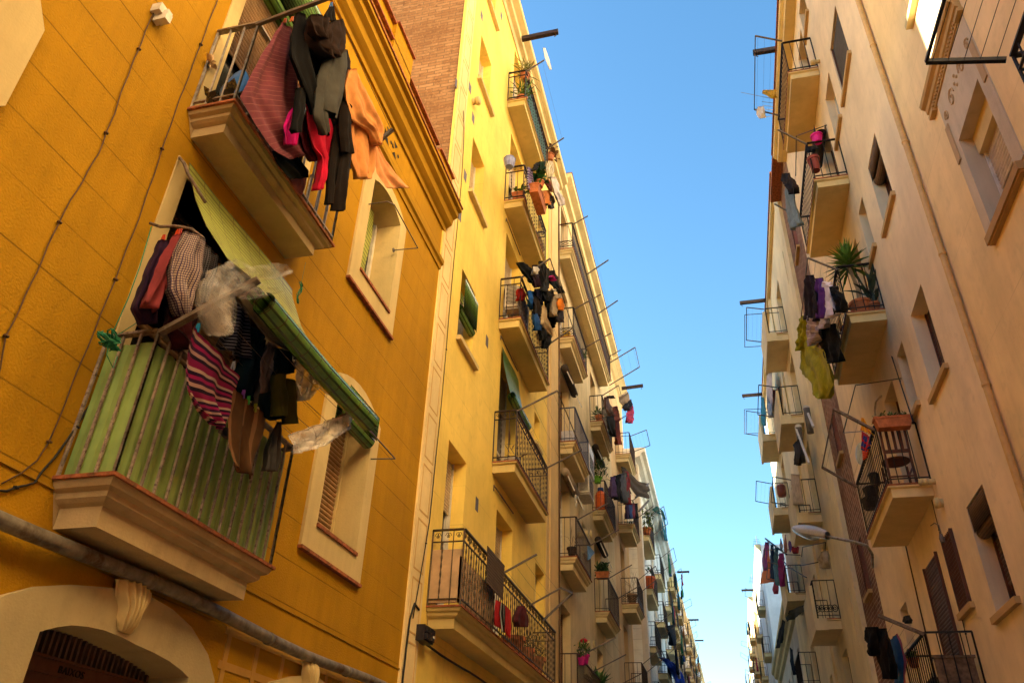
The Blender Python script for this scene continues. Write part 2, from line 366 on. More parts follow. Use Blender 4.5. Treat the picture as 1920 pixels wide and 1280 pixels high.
def railing(F, parent, y0, y1, z, dep, h=.97, style='plain', mat=IRON, sp=.115, front=True, near=True, ends=True, rb=.0075, bot=True):
    mb = MB(); zt = z + h; q = dep - .035
    segs = []
    if ends: segs.append((F.p(y0 + .03, 0, 0.01), F.p(y0 + .03, 0, q)))
    if front: segs.append((F.p(y0 + .03, 0, q), F.p(y1 - .03, 0, q)))
    if ends: segs.append((F.p(y1 - .03, 0, q), F.p(y1 - .03, 0, 0.01)))
    for a, b in segs:
        A = lambda zz: (a.x, a.y, zz); B = lambda zz: (b.x, b.y, zz)
        mb.bar(A(zt), B(zt), .045, .018)
        if bot: mb.bar(A(z + .08), B(z + .08), .022, .014)
        if style in ('ornate', 'twist', 'mid'): mb.bar(A(zt - .16), B(zt - .16), .022, .014)
        L = (b - a).length; n = max(3, int(L / sp))
        for i in range(n + 1):
            t = i / n; p = a.lerp(b, t); r = rb
            if i in (0, n): r = .013
            if style in ('ornate', 'twist') and i % 2:
                pts = []; rr = []
                for k in range(15): pts.append((p.x, p.y, z + .08 + (h - .24) * k / 14)); rr.append(.006 if k % 2 else .014)
                mb.tube(pts, rr, 5, False)
            else: mb.tube([(p.x, p.y, z), (p.x, p.y, zt)], r, 5, False)
            if style == 'ornate' and i < n:
                p2 = a.lerp(b, (i + .5) / n); d = (b - a).normalized()
                for sg in (-1, 1):
                    pts = [Vector((p2.x, p2.y, zt - .08)) + d * (sg * (.012 + .03 * math.cos(k * .9) * (1 - k / 9))) + Vector((0, 0, .05 * math.sin(k * .9) * (1 - k / 10))) for k in range(9)]
                    mb.tube(pts, .0045, 4, False)
        if style == 'lattice':
            k = max(2, int(L / .12))
            for i in range(k):
                p = a.lerp(b, i / k); p2 = a.lerp(b, (i + 1) / k)
                for j in range(2):
                    zz = z + .1 + j * .09
                    mb.bar((p.x, p.y, zz), (p2.x, p2.y, zz + .09), .01); mb.bar((p.x, p.y, zz + .09), (p2.x, p2.y, zz), .01)
        if style == 'lattice': mb.bar(A(z + .29), B(z + .29), .022, .014)
    return mb.build('railing', mat, parent)
def slab(F, y0, y1, z, dep, style='plain', mat=None, t=.17):
    mb = MB()
    if style == 'plain': prof = [(0.004, z - t), (dep - .05, z - t), (dep - .05, z - .06), (dep - .01, z - .045), (dep - .01, z - .022), (0.004, z - .022)]
    else:
        prof = [(0.004, z - t), (dep - .13, z - t), (dep - .13, z - t * .55), (dep - .10, z - t * .50), (dep - .075, z - t * .42), (dep - .07, z - t * .30), (dep - .035, z - t * .24), (dep - .02, z - t * .12), (dep - .02, z - .022), (0.004, z - .022)]
    def inset(d): return dep - d if d > .01 else None
    # end faces step in with the profile, so the moulding runs round the near and far ends
    n = len(prof); A = []; B = []
    for d, zz in prof:
        k = (dep - d) if d > .01 else None
        A.append((d, zz, k)); B.append((d, zz, k))
    # use inset of the outermost point on the same level for the wall-side points
    def ins(i):
        if A[i][2] is not None: return A[i][2]
        return A[1][2] if i == 0 else A[n - 2][2]
    mb.loft([F.p(y0 + ins(i), A[i][1], A[i][0]) for i in range(n)], [F.p(y1 - ins(i), A[i][1], A[i][0]) for i in range(n)], caps=False)
    for i in range(1, n - 2):
        for yy, sg in ((y0, 1), (y1, -1)):
            mb.face(F.p(yy + sg * ins(i), A[i][1], A[i][0]), F.p(yy + sg * ins(i + 1), A[i + 1][1], A[i + 1][0]), F.p(yy + sg * ins(i + 1), A[i + 1][1], .004), F.p(yy + sg * ins(i), A[i][1], .004))
    b = mb.build('balcony', mat or PSLAB, F.root)
    mb = MB(); F.box(mb, y0, y1, z - .022, z, .006, dep); mb.build('tile_edge', TILE, b)
    return b
def rack(F, parent, y0, y1, z, d0, reach=.6, rise=.35, wires=5, endbar=True, mat=STEEL, r=.011, w=None):
    mb = MB(); T = [F.p(y, z + rise, d0 + reach) for y in (y0, y1)]; B_ = [F.p(y, z, d0) for y in (y0, y1)]
    for a, b in zip(B_, T): mb.bar(a, b, w or .03, (w or .03) * .8)
    if endbar: mb.tube([T[0], T[1]], r, 5)
    for i in range(wires):
        t = (i + .6) / wires; a = B_[0].lerp(T[0], t); b = B_[1].lerp(T[1], t)
        mb.tube([a, a.lerp(b, .5) - Vector((0, 0, .02)), b], .0022, 3, False)
    return mb.build('clothes_rack', mat, parent)
def Q(pts, s, ox, oy): return [(ox + x / s, oy + y / s) for x, y in pts]
def resample(pts, n):
    P = [Vector(p) for p in pts]; L = [0]
    for a, b in zip(P, P[1:]): L.append(L[-1] + max(1e-6, (b - a).length))
    out = []
    for i in range(n):
        t = L[-1] * i / (n - 1); k = 0
        while k < len(L) - 2 and L[k + 1] < t: k += 1
        f = (t - L[k]) / (L[k + 1] - L[k]); out.append(P[k].lerp(P[k + 1], f))
    return out
def span(mb, A, B, bulge=.004, fold=.02, k=3., nr=22, nc=14, seed=0, hollow=False, wr=1.):
    """closed cloth shell between the left edge A and right edge B (3-D points, top to bottom)"""
    A = resample(A, nr); B = resample(B, nr); ph = seed * 1.7
    base = len(mb.v)
    for side in (1, -1):
        for i in range(nr):
            t = i / (nr - 1)
            for j in range(nc + 1):
                s = j / nc; p = A[i].lerp(B[i], s); w = (B[i] - A[i]).length
                f = fold * (.25 + .75 * t) * (math.sin(2 * math.pi * k * s + ph + 1.3 * math.sin(2.2 * t + ph)) + .5 * math.sin(2 * math.pi * k * 1.9 * s + 2 * ph - 3 * t))
                f += fold * .5 * wr * (noise.noise((p.y * 6 + seed * 3.1, p.z * 5, seed)) ) + .22 * fold * wr * noise.noise((p.y * 19, p.z * 17, seed + 4.))
                edge = math.sqrt(max(0, 1 - (2 * s - 1) ** 2))
                o = f + side * (.0025 * (0 if j in (0, nc) else 1) + bulge * edge * (1 + .35 * noise.noise((p.y * 9, p.z * 9, seed + side))))
                jog = .18 * fold * noise.noise((s * 3, t * 9, seed + 9.))
                mb.uv[len(mb.v)] = (s, t); mb.v.append((p.x + o, p.y + jog, p.z + jog * .5))
    n1 = nc + 1
    for sd in (0, 1):
        o = base + sd * nr * n1
        for i in range(nr - 1):
            for j in range(nc):
                a = o + i * n1 + j; q = (a, a + 1, a + n1 + 1, a + n1); mb.f.append(q if sd == 0 else q[::-1])
    o2 = base + nr * n1
    for i in ((0, nr - 1) if not hollow else (0,)):
        for j in range(nc): a = base + i * n1 + j; b = o2 + i * n1 + j; mb.f.append((a, a + 1, b + 1, b))
GC = {}
K3 = 1.2157                           # the rows past the brick strip stand this much farther out than first measured
def at3(u, v, x): return at(u, v, x * K3)
def garment(name, label, cat, col, pieces, x=-3.0, conv=None, group=None, mat=None, fold=.02, bulge=.004, k=3., nr=22, nc=14, seed=None, hollow=False, pegs=None, wr=1., parent=None):
    """pieces: list of (left edge, right edge) outlines measured on the plane X = x (or one x per piece)"""
    mb = MB(); seed = seed if seed is not None else len(GC); GC[len(GC)] = 1
    for i, pc in enumerate(pieces):
        A, B = pc[0], pc[1]; xx = pc[2] if len(pc) > 2 else x
        if conv: A = Q(A, *conv); B = Q(B, *conv)
        if conv and conv[1] == 1380 and conv[2] in (680, 980): xx = xx * K3
        x0, x1 = xx if isinstance(xx, tuple) else (xx, xx)
        f = lambda P: [at(u, v, x0 + (x1 - x0) * i_ / max(1, len(P) - 1)) for i_, (u, v) in enumerate(P)]
        span(mb, f(A), f(B), bulge, fold, k, nr, nc, seed + i * .77, hollow, wr)
    o = mb.build(name, mat or cloth(col), parent, smooth=True, fix=False)
    if parent is None: tag(o, label, cat, group)
    if pegs:
        for (u, v, c) in pegs:
            if conv: u, v = Q([(u, v)], *conv)[0]
            p = at(u, v, x if not isinstance(x, tuple) else x[0]); pb = MB()
            pb.bar(p + Vector((.012, 0, -.035)), p + Vector((.004, 0, .03)), .011, .008); pb.bar(p + Vector((-.012, 0, -.035)), p + Vector((-.004, 0, .03)), .011, .008)
            pb.build('clothes_peg', flat(c, .4), o)
    return o
def leaf(mb, p, d, L, w, droop=.3):
    d = Vector(d).normalized(); sd = d.cross(Vector((0, 0, 1)));
    if sd.length < .05: sd = Vector((1, 0, 0))
    sd.normalize(); sd *= w / 2
    m = p + d * L * .5 - Vector((0, 0, droop * L * .12)); e = p + d * L - Vector((0, 0, droop * L * .5))
    n = len(mb.v); mb.v += [tuple(p - sd * .3), tuple(p + sd * .3), tuple(m + sd), tuple(m - sd), tuple(e)]
    mb.f += [(n, n + 1, n + 2, n + 3), (n + 3, n + 2, n + 4)]
LEAF = {}
def leafmat(col):
    if col in LEAF: return LEAF[col]
    m, n, l, b = newmat('leaf'); setc(b, col, .5, 0, .3)
    c = mixc(n, l, noisef(n, l, geo_pos(n), 9, 3, .35, .65), mul(col, .55), mul(col, 1.5)); l.new(c, b.inputs['Base Color']); LEAF[col] = m; return m
def foliage(parent, c, r, n, L, w, col=(.05, .10, .02), up=.5, name='foliage'):
    mb = MB(); c = Vector(c)
    for i in range(n):
        d = Vector((U(-1, 1), U(-1, 1), U(-.6, 1) + up)).normalized(); p = c + Vector((U(-1, 1) * r[0], U(-1, 1) * r[1], U(-.2, 1) * r[2])); leaf(mb, p, d, L * U(.6, 1.2), w * U(.7, 1.2), U(0, 1))
    return mb.build(name, leafmat(col), parent, fix=False)
def potplant(label, c, r=.1, h=.16, potmat=None, n=60, L=.12, w=.03, fr=.1, fh=.15, col=(.05, .10, .02), group=None, cat='potted plant', up=.5, box=None):
    c = Vector(c); t = empty('potted_plant' if not box else 'planter_box', c, label, cat, group)
    if box:
        bx, by = box; mb = MB()
        lo = [c + Vector((sx * bx * .42, sy * by * .46, 0)) for sx, sy in ((-1, -1), (1, -1), (1, 1), (-1, 1))]; hi = [c + Vector((sx * bx * .5, sy * by * .5, h)) for sx, sy in ((-1, -1), (1, -1), (1, 1), (-1, 1))]
        mb.hexa(lo + hi)
        for sg in (-1, 1): mb.box(c.x + sg * bx * .5 - .008, c.x + sg * bx * .5 + .008, c.y - by * .5, c.y + by * .5, c.z + h - .03, c.z + h + .004)
        mb.box(c.x - bx * .5, c.x + bx * .5, c.y - by * .5 - .008, c.y - by * .5 + .008, c.z + h - .03, c.z + h + .004)
        mb.build('pot', potmat or TERRA, t); fr = (bx * .4, by * .45)
    else:
        mb = MB(); mb.lathe(c, [(r * .68, 0), (r * .92, h * .8), (r * 1.06, h * .8), (r * 1.06, h), (r * .9, h), (r * .85, h * .85), (.001, h * .84)], 14); mb.build('pot', potmat or TERRA, t, smooth=False); fr = (fr, fr)
    if n: foliage(t, c + Vector((0, 0, h)), (fr[0], fr[1], fh), n, L, w, col, up)
    return t
# ================================================================== SETTING
mb = MB(); mb.box(-400, 400, -400, 600, -.4, -.02); tag(mb.build('ground', ROAD), kind='structure')
mb = MB(); mb.box(-2.4, 1.9, -60, 300, -.02, 0); tag(mb.build('road', PAVE), kind='structure')
for nm, a, b in (('pavement', -3.58, -2.4), ('pavement', 1.9, 3.08)):
    mb = MB(); mb.box(a, b, -60, 160, -.02, .12); tag(mb.build(nm, PAVE), kind='structure')
# ================================================================== LEFT: ochre building
OB = empty('ochre_building', (-3.6, 3, 0), 'ochre orange building nearest on the left with moulded cornice and arched doorway', 'building')
FO = Fac(-1, 3.6, OB)
WU = (6.47, 7.36, 7.06, 8.58); WL_ = (6.47, 7.38, 4.05, 5.62); DU = (3.62, 5.0, 6.32, 8.75); DL = (3.64, 5.06, 3.26, 5.78); AR = (3.64, 5.12, 0, 2.59)
W0 = (1.05, 1.9, 4.2, 5.45)
WX = [(-7 + i * 3.2, -6.1 + i * 3.2, z, z + 1.5) for i in range(2) for z in (4.0, 7.0)]
wall(FO, -30, 8.93, 0, 10.1, [(*WU, .36), (*WL_, .36), (*DU, .35), (*DL, .35), (*AR, .32), W0] + WX, OCHRE, depth=10)
for a in WX: window(FO, *a, .25, 'full')
def surround(F, out, inn, d0=0., d1=.03, dep=-.29, mat=CREAM, name='surround', closed=True):
    mb = MB(); n = len(out)
    for i in range(n if closed else n - 1):
        j = (i + 1) % n; o0, o1, i0, i1 = out[i], out[j], inn[i], inn[j]
        mb.face(F.p(*o0, d1), F.p(*o1, d1), F.p(*i1, d1), F.p(*i0, d1)); mb.face(F.p(*o0, d0 - .01), F.p(*o1, d0 - .01), F.p(*o1, d1), F.p(*o0, d1)); mb.face(F.p(*i0, d1), F.p(*i1, d1), F.p(*i1, dep), F.p(*i0, dep))
    if not closed:
        for i in (0, n - 1): mb.face(F.p(*out[i], d0 - .01), F.p(*out[i], d1), F.p(*inn[i], d1), F.p(*inn[i], dep))
    return mb.build(name, mat, F.root, fix=False)
def archpts(y0, y1, z0, zs, zc, n=9):
    top = [(y0 + (y1 - y0) * i / (n - 1), zs + (zc - zs) * (1 - (2 * i / (n - 1) - 1) ** 2)) for i in range(n)]
    return [(y0, z0)] + top + [(y1, z0)]
for (a, b, c, d), nm in ((WU, 'u'), (WL_, 'l')):
    surround(FO, archpts(a - .22, b + .19, c - .27, d - .06, d + .15), archpts(a + .004, b - .004, c + .004, d - .14, d - .01), dep=-.33)
    mb = MB(); FO.box(mb, a - .23, b + .2, c - .30, c - .27, 0, .05); FO.box(mb, a - .005, b + .005, c - .03, c + .004, -.28, .05); mb.build('sill', TILE, OB)
# upper window: green slatted blind down ; lower window: brown shutter down, green blind rolled above it
wu = window(FO, *WU, .36, 'glass', sill=0)
def sheet(F, parent, y0, y1, prof, mat, name):
    mb = MB(); L = 0; pv = prof[0]
    for i, q in enumerate(prof):
        L += math.hypot(q[0] - pv[0], q[1] - pv[1]); pv = q
        for k in range(5):
            yy = y0 + (y1 - y0) * k / 4; mb.uv[len(mb.v)] = (yy - y0, L); mb.v.append(tuple(F.p(yy, q[1] - .012 * math.sin(k * 1.6), q[0])))
        if i:
            b = len(mb.v) - 10
            for k in range(4): mb.f.append((b + k, b + k + 1, b + k + 6, b + k + 5))
    return mb.build(name, mat, parent, smooth=True, fix=False)
sheet(FO, wu, WU[0] + .02, WU[1] - .25, [(-.26, 8.5), (-.23, 8.1), (-.26, 7.6), (-.22, 7.09)], BLIND, 'blind')
wl = window(FO, *WL_, .36, 'full', sill=0, fmat=CREAM)
blindroll(FO, wl, WL_[0] + .05, WL_[1] - .06, 5.28, .02, .10, .28, BLINDROLL)
def urod(F, root, y0, y1, z, reach=.32, mat=STEEL, r=.008, name='clothes_rail', dz=-.02):
    mb = MB(); mb.tube([F.p(y0, z, -.05), F.p(y0, z, reach * .8), F.p(y0 + .05, z + dz, reach), F.p(y1, z + dz, reach), F.p(y1, z, 0)], r, 6); mb.lathe(F.p(y1, z, 0), [(.03, 0), (.03, .012)], 8, (1, 0, 0)); return mb.build(name, mat, root)
urod(FO, OB, 6.42, 7.3, 7.98, .34); urod(FO, OB, 6.42, 7.42, 5.12, .32)
# cornice, frieze moulding, parapet
mb = MB(); FO.profile(mb, [(-.05, 9.66), (.03, 9.66), (.035, 9.74), (.07, 9.76), (.12, 9.80), (.14, 9.90), (.21, 9.94), (.215, 10.03), (.27, 10.04), (.27, 10.10), (-.05, 10.11)], -30, 8.99); mb.build('cornice', OCHRE_TRIM, OB)
mb = MB(); FO.box(mb, -30, 8.995, 10.10, 10.125, -.05, .29); FO.box(mb, -30, 8.3, 10.90, 10.93, -.2, .06); FO.box(mb, 8.3, 8.99, 10.80, 10.83, -.2, .10); FO.box(mb, 6.3, 6.95, 11.28, 11.31, -.2, .10); FO.box(mb, 2, 6.3, 11.24, 11.27, -.2, .06); mb.build('cornice_tiles', TILE, OB)
mb = MB(); FO.profile(mb, [(-.05, 8.90), (.02, 8.90), (.03, 8.97), (.06, 8.99), (.07, 9.05), (-.05, 9.06)], -30, 8.95); mb.build('string_course', OCHRE_TRIM, OB)
mb = MB(); FO.box(mb, -30, 8.3, 10.125, 10.90, -.18, .0); FO.box(mb, 8.3, 8.97, 10.125, 10.80, -.18, .06); FO.box(mb, 2, 6.3, 10.9, 11.24, -.18, .001); FO.box(mb, 6.3, 6.95, 10.13, 11.28, -.181, .06); mb.build('parapet', OCHRE, OB)
# pierced vent ornament under the cornice
mb = MB()
for y0 in (6.6, 6.86):
    c = (y0 + .06, 9.40)
    for sg in (-1, 1):
        mb.face(FO.p(c[0] - .07, c[1] + sg * .12, .006), FO.p(c[0] + .07, c[1] + sg * .12, .006), FO.p(c[0], c[1] + sg * .035, .006)); mb.face(FO.p(c[0] - .1, c[1] + sg * .05, .006), FO.p(c[0] - .03, c[1] + sg * .0, .006), FO.p(c[0] - .1, c[1] - sg * .02, .006))
    mb.face(*[FO.p(c[0] + .12 + .028 * math.cos(k), c[1] + .028 * math.sin(k), .006) for k in [i * .7 for i in range(9)]])
mb.build('pierced_vent', DARK, OB, fix=False)
# balcony doors with cream jambs
for (a, b, c, d) in (DU, DL):
    mb = MB(); FO.box(mb, a - .14, a, c, d + .1, -.34, .012); FO.box(mb, b, b + .14, c, d + .1, -.34, .012); FO.box(mb, a, b, d, d + .1, -.34, .012); mb.build('door_surround', CREAM, OB)
    window(FO, a + .004, b - .004, c, d - .004, .33, 'door', frac=.45, sill=0, fmat=FRAMEB, name='balcony_door')
B_U = slab(FO, 3.42, 5.22, 6.32, .42, 'moulded', SLABO, .20); B_L = slab(FO, 3.42, 5.26, 3.27, .42, 'moulded', SLABO, .27)
railing(FO, B_U, 3.42, 5.22, 6.32, .42, .95, 'plain', GREYM, .17, rb=.010); railing(FO, B_L, 3.42, 5.26, 3.27, .42, .95, 'plain', plain('flaky_bars', (.26, .20, .15), .8, .1, rust=(.08, .04, .03), rs=45, var=.4), .115, rb=.011, bot=False)
# green corrugated plastic screen behind the bars of the lower balcony
mb = MB(); P_ = []
for i in range(9): P_.append((3.475, .02 + i * .041))
for i in range(74): P_.append((3.49 + i * .0232, .352))
for i in range(9): P_.append((5.205, .352 - i * .041))
wv = lambda i: .004 * (1 if i % 4 < 2 else -1)
for i, (y, d) in enumerate(P_):
    dy = wv(i) if d < .35 else 0; dd = wv(i) if d >= .35 else 0
    for z in (3.29, 4.16): mb.v.append(tuple(FO.p(y + dy, z, d + dd)))
    if i: k = len(mb.v); mb.f.append((k - 4, k - 3, k - 1, k - 2))
mb.build('balcony_screen', GREENP, B_L, fix=False)
# corner plate of the next window bay (left edge of the picture)
mb = MB(); mb.loft([FO.p(y, z, .0) for y, z in ((.2, 4.6), (1.9, 4.6), (2.21, 4.97), (2.2, 5.62), (2.0, 5.9), (.2, 5.9))], [FO.p(y, z, .03) for y, z in ((.2, 4.6), (1.9, 4.6), (2.21, 4.97), (2.2, 5.62), (2.0, 5.9), (.2, 5.9))]); mb.build('surround', CREAM, OB)
# arched doorway
out = [(3.2, 2.0), (3.25, 2.50), (3.37, 2.59), (3.55, 2.68), (3.77, 2.75), (4.0, 2.80), (4.21, 2.84), (4.45, 2.86), (4.7, 2.84), (4.95, 2.78), (5.21, 2.65), (5.36, 2.5), (5.40, 1.9), (5.4, 0)]
inn = [(3.66, 0), (3.66, 2.3), (3.66, 2.47), (3.76, 2.515), (3.87, 2.55), (4.0, 2.57), (4.13, 2.58), (4.3, 2.575), (4.44, 2.56), (4.62, 2.55), (4.8, 2.53), (4.95, 2.50), (5.05, 2.47), (5.08, 0)]
out[0] = (3.2, 0); surround(FO, out, inn, 0, .045, -.31, stucco('arch_cream_shaded', (.46, .36, .19), dirt=.5, streak=.3, dirtcol=(.16, .11, .06)), 'door_arch', closed=False)  # cream darkened in its base colour for ground-level shade, dirt on top
mb = MB(); FO.box(mb, 3.65, 5.1, 2.42, 2.435, -.29, -.24); FO.box(mb, 3.65, 5.1, 2.34, 2.42, -.30, -.26); FO.box(mb, 3.65, 5.1, 2.18, 2.34, -.30, -.275); FO.box(mb, 3.65, 4.33, .1, 2.18, -.31, -.27); FO.box(mb, 4.36, 5.1, .1, 2.18, -.31, -.27); dr = mb.build('entrance_door', FRAMEB, OB)
mb = MB()
for i in range(30):
    y = 3.69 + i * .047; z1 = 2.575 - .1 * ((y - 4.3) / 1.5) ** 2; FO.box(mb, y, y + .018, 2.435, z1, -.28, -.25)
mb.build('fanlight_grille', SHUTD, dr)
cu = bpy.data.curves.new('letters', 'FONT'); cu.body = 'BAIXOS'; cu.size = .058; cu.extrude = .003; cu.space_character = 1.15
to = bpy.data.objects.new('t', cu); COL.objects.link(to); me = bpy.data.meshes.new_from_object(to.evaluated_get(bpy.context.evaluated_depsgraph_get())); bpy.data.objects.remove(to)
me.materials.clear(); me.materials.append(DARK); lt = bpy.data.objects.new('lettering', me); COL.objects.link(lt); lt.parent = dr
lt.matrix_world = Matrix.Identity(4); lt.rotation_euler = (math.pi / 2, 0, math.pi / 2); p = FO.p(4.20, 2.36, -.255) - ORI[dr]; lt.location = p
def shell(F, y, z, s=1.):
    mb = MB(); n = 41; m = 16
    for i in range(m + 1):
        t = i / m; zz = z + .11 - .27 * t; wd = (.17 * (1 - t * .72) + .012 * math.sin(t * 9)) * s; dp = .085 * math.sin(math.pi * (t * .85 + .12)) ** .7
        for j in range(n):
            q = j / (n - 1) * 2 - 1; mb.v.append(tuple(F.p(y + q * wd + .03 * t * s, zz + .04 * (1 - abs(q)) * (1 - t), .04 + dp * math.sqrt(max(0, 1 - q * q)) + .020 * math.cos(q * 20 + 3 * math.sin(t * 3)))))
            if i and j: k = len(mb.v); mb.f.append((k - n - 2, k - n - 1, k - 1, k - 2))
    return mb.build('shell_ornament', CREAM, F.root, smooth=True)
shell(FO, 4.26, 2.76); 
mb = MB(); mb.loft([FO.p(*p, 0) for p in ((6.15, 2.62), (6.5, 2.72), (6.9, 2.80), (7.2, 2.74), (7.6, 2.6), (7.6, 0), (6.15, 0))], [FO.p(*p, .04) for p in ((6.15, 2.62), (6.5, 2.72), (6.9, 2.80), (7.2, 2.74), (7.6, 2.6), (7.6, 0), (6.15, 0))]); mb.build('door_arch', CREAM, OB); shell(FO, 6.72, 2.74, .9)
# pale bands framing ochre panels on the ground floor
mb = MB()
for z in (2.84, 2.60, 2.36): FO.box(mb, 5.42, 8.93, z, z + .055, 0, .008)
for i in range(9): y = 5.46 + i * .42; FO.box(mb, y, y + .055, 2.0, 2.90, 0, .010)
mb.build('band_pattern', stucco('pale_ochre', (.50, .27, .06), dirt=.4), OB)
mb = MB(); FO.box(mb, -30, 8.94, 2.965, 2.985, 0, .03); FO.box(mb, -30, 8.94, 3.20, 3.212, 0, .012); mb.build('string_course', OCHRE_TRIM, OB)
mb = MB(); pts = [FO.p(2.0 + i * .45, 2.915 - .02 * math.sin(i * .8), .09) for i in range(16)]; mb.tube(pts, .045, 12)
for y in (2.9, 4.35, 5.9, 7.4): mb.lathe(FO.p(y, 2.912 - .02 * math.sin((y - 2) / .45 * .8), .09), [(.05, -.02), (.05, .02)], 12, (0, 1, 0))
tag(mb.build('wall_pipe', plain('grey_pipe', (.20, .17, .13), .5, .3, rust=(.09, .05, .02), rs=5, var=.3), smooth=True), 'thick grey weathered pipe running along the ochre wall below the lower balcony', 'pipe')
def cable(label, pts, r=.0048, mat=CABLE, F=FO, d=.012, group=None, xs=None):
    mb = MB(); P = resample([F.p(y, z, d) for y, z in pts], len(pts) * 4); P = [p + Vector((0, .004 * math.sin(i * 1.7), .003 * math.sin(i * 2.3))) for i, p in enumerate(P)]
    mb.tube(P, r, 5)
    for i in range(3, len(P), 9): mb.box(P[i].x - .008, P[i].x + .012, P[i].y - .012, P[i].y + .012, P[i].z - .006, P[i].z + .006)
    return tag(mb.build('wall_cable', mat, smooth=True), label, 'cable', group)
cable('leftmost thin cable climbing the ochre wall to the white bracket', [(2.86, 3.55), (2.80, 3.82), (2.81, 4.22), (2.81, 4.66), (2.87, 5.26), (2.86, 5.62), (2.84, 5.9), (2.83, 6.33), (2.82, 6.72)])
cable('long cable on the ochre wall just left of the two near balconies', [(3.12, 3.10), (3.17, 3.14), (3.31, 3.35), (3.32, 3.88), (3.34, 4.45), (3.35, 5.18), (3.32, 6.07), (3.32, 6.78), (3.32, 7.6)])
cable('dark loose cable drooping from the green rope knot to the left edge', [(3.05, 3.05), (3.14, 3.06), (3.31, 3.18), (3.42, 3.47), (3.52, 3.85), (3.50, 4.25)], .007, CABLEB)
cable('thin wire hanging beside the lower balcony far end', [(5.36, 3.3), (5.35, 3.8), (5.33, 4.4)], .008, STEEL, d=.2)
mb = MB(); FO.box(mb, 2.80, 2.93, 6.66, 6.74, 0, .08); FO.box(mb, 2.84, 2.89, 6.60, 6.70, .01, .12); tag(mb.build('wall_bracket', FRAMEW), 'small white insulator bracket on the ochre wall near the top edge', 'bracket')
# green awning blind over the lower balcony
AW = empty('awning_blind', FO.p(3.5, 5.8, .05), 'green slatted roller awning sloping out over the lower ochre balcony', 'awning')
sheet(FO, AW, 3.56, 5.22, [(.06, 5.86), (.08, 5.77), (.23, 5.44), (.39, 5.17), (.55, 4.96), (.64, 4.84), (.86, 4.65), (.95, 4.54)], BLIND, 'blind_sheet')
def spiral(F, parent, y0, y1, z, d, r, mat, turns=2.6, a0=1.57, name='blind_roll'):
    mb = MB(); n = 22; L = 0; pv = None; N = int(n * turns); m = 5
    for k in range(N):
        a = a0 - k / n * 2 * math.pi; rr = r * (1 - .2 * k / n); q = (d + math.cos(a) * rr, z + math.sin(a) * rr)
        if pv: L += math.hypot(q[0] - pv[0], q[1] - pv[1])
        pv = q
        for i in range(m): yy = y0 + (y1 - y0) * i / (m - 1); mb.uv[len(mb.v)] = (yy - y0, L); mb.v.append(tuple(F.p(yy, q[1] - .015 * math.sin(i * .9), q[0])))
        if k:
            b = len(mb.v) - 2 * m
            for i in range(m - 1): mb.f.append((b + i, b + i + 1, b + i + m + 1, b + i + m))
    return mb.build(name, mat, parent, smooth=True, fix=False)
spiral(FO, AW, 3.56, 5.28, 4.42, 1.00, .085, BLINDROLL); spiral(FO, AW, 3.58, 5.26, 4.52, .90, .06, BLINDROLL, 1.8)
mb = MB(); a0 = FO.p(3.42, 4.18, .42); a1 = FO.p(3.42, 4.50, 1.03); b0 = FO.p(5.2, 4.20, .38); b1 = FO.p(5.2, 4.56, 1.0)
mb.bar(a0, a1, .045, .03); mb.bar(b0, b1, .055, .03)
for i in range(5): t = .15 + i * .19; mb.tube([a0.lerp(a1, t), a0.lerp(a1, t).lerp(b0.lerp(b1, t), .5) - Vector((0, 0, .03)), b0.lerp(b1, t)], .003, 4, False)
mb.build('support_arm', plain('worn_arm', (.13, .09, .06), .7, rust=(.22, .18, .13), rs=20, var=.3), AW)
# wall rod for the clothes
mb = MB(); e = [at(283, 420, -3.55), at(300, 425, -3.42), at(330, 424, -3.3), at(360, 430, -3.2), at(382, 447, -3.1)]; e[0].y = 3.42
mb.tube(e, .011, 6); tag(mb.build('clothes_rod', RUSTY, smooth=True), 'rusty curved clothes rod fixed to the ochre wall over the lower balcony', 'clothes rod'); mb = MB()
mb.tube([at(337, 296, -3.58), at(345, 306, -3.5), at(352, 325, -3.42), at(385, 380, -3.3)], .012, 6)
tag(mb.build('awning_hook', RUSTY, smooth=True), 'hooked rusty rod end under the upper ochre balcony where the green awning starts', 'hook')
# rack arms over the upper balcony
mb = MB(); a0 = FO.p(3.44, 7.25, .38); a1 = FO.p(3.44, 7.42, 1.05); b0 = FO.p(5.19, 7.27, .38); b1 = FO.p(5.19, 7.76, .84)
mb.bar(a0, a1, .03); mb.bar(b0, b1, .035)
for i in range(4): t = .2 + i * .26; mb.tube([a0.lerp(a1, t), a0.lerp(a1, t).lerp(b0.lerp(b1, t), .5) - Vector((0, 0, .04)), b0.lerp(b1, t)], .003, 4, False)
mb.build('clothes_rack', STEEL, B_U)
blindroll(FO, B_U, 3.6, 5.1, 7.95, .25, .09, .6, BLINDROLL, 'blind')

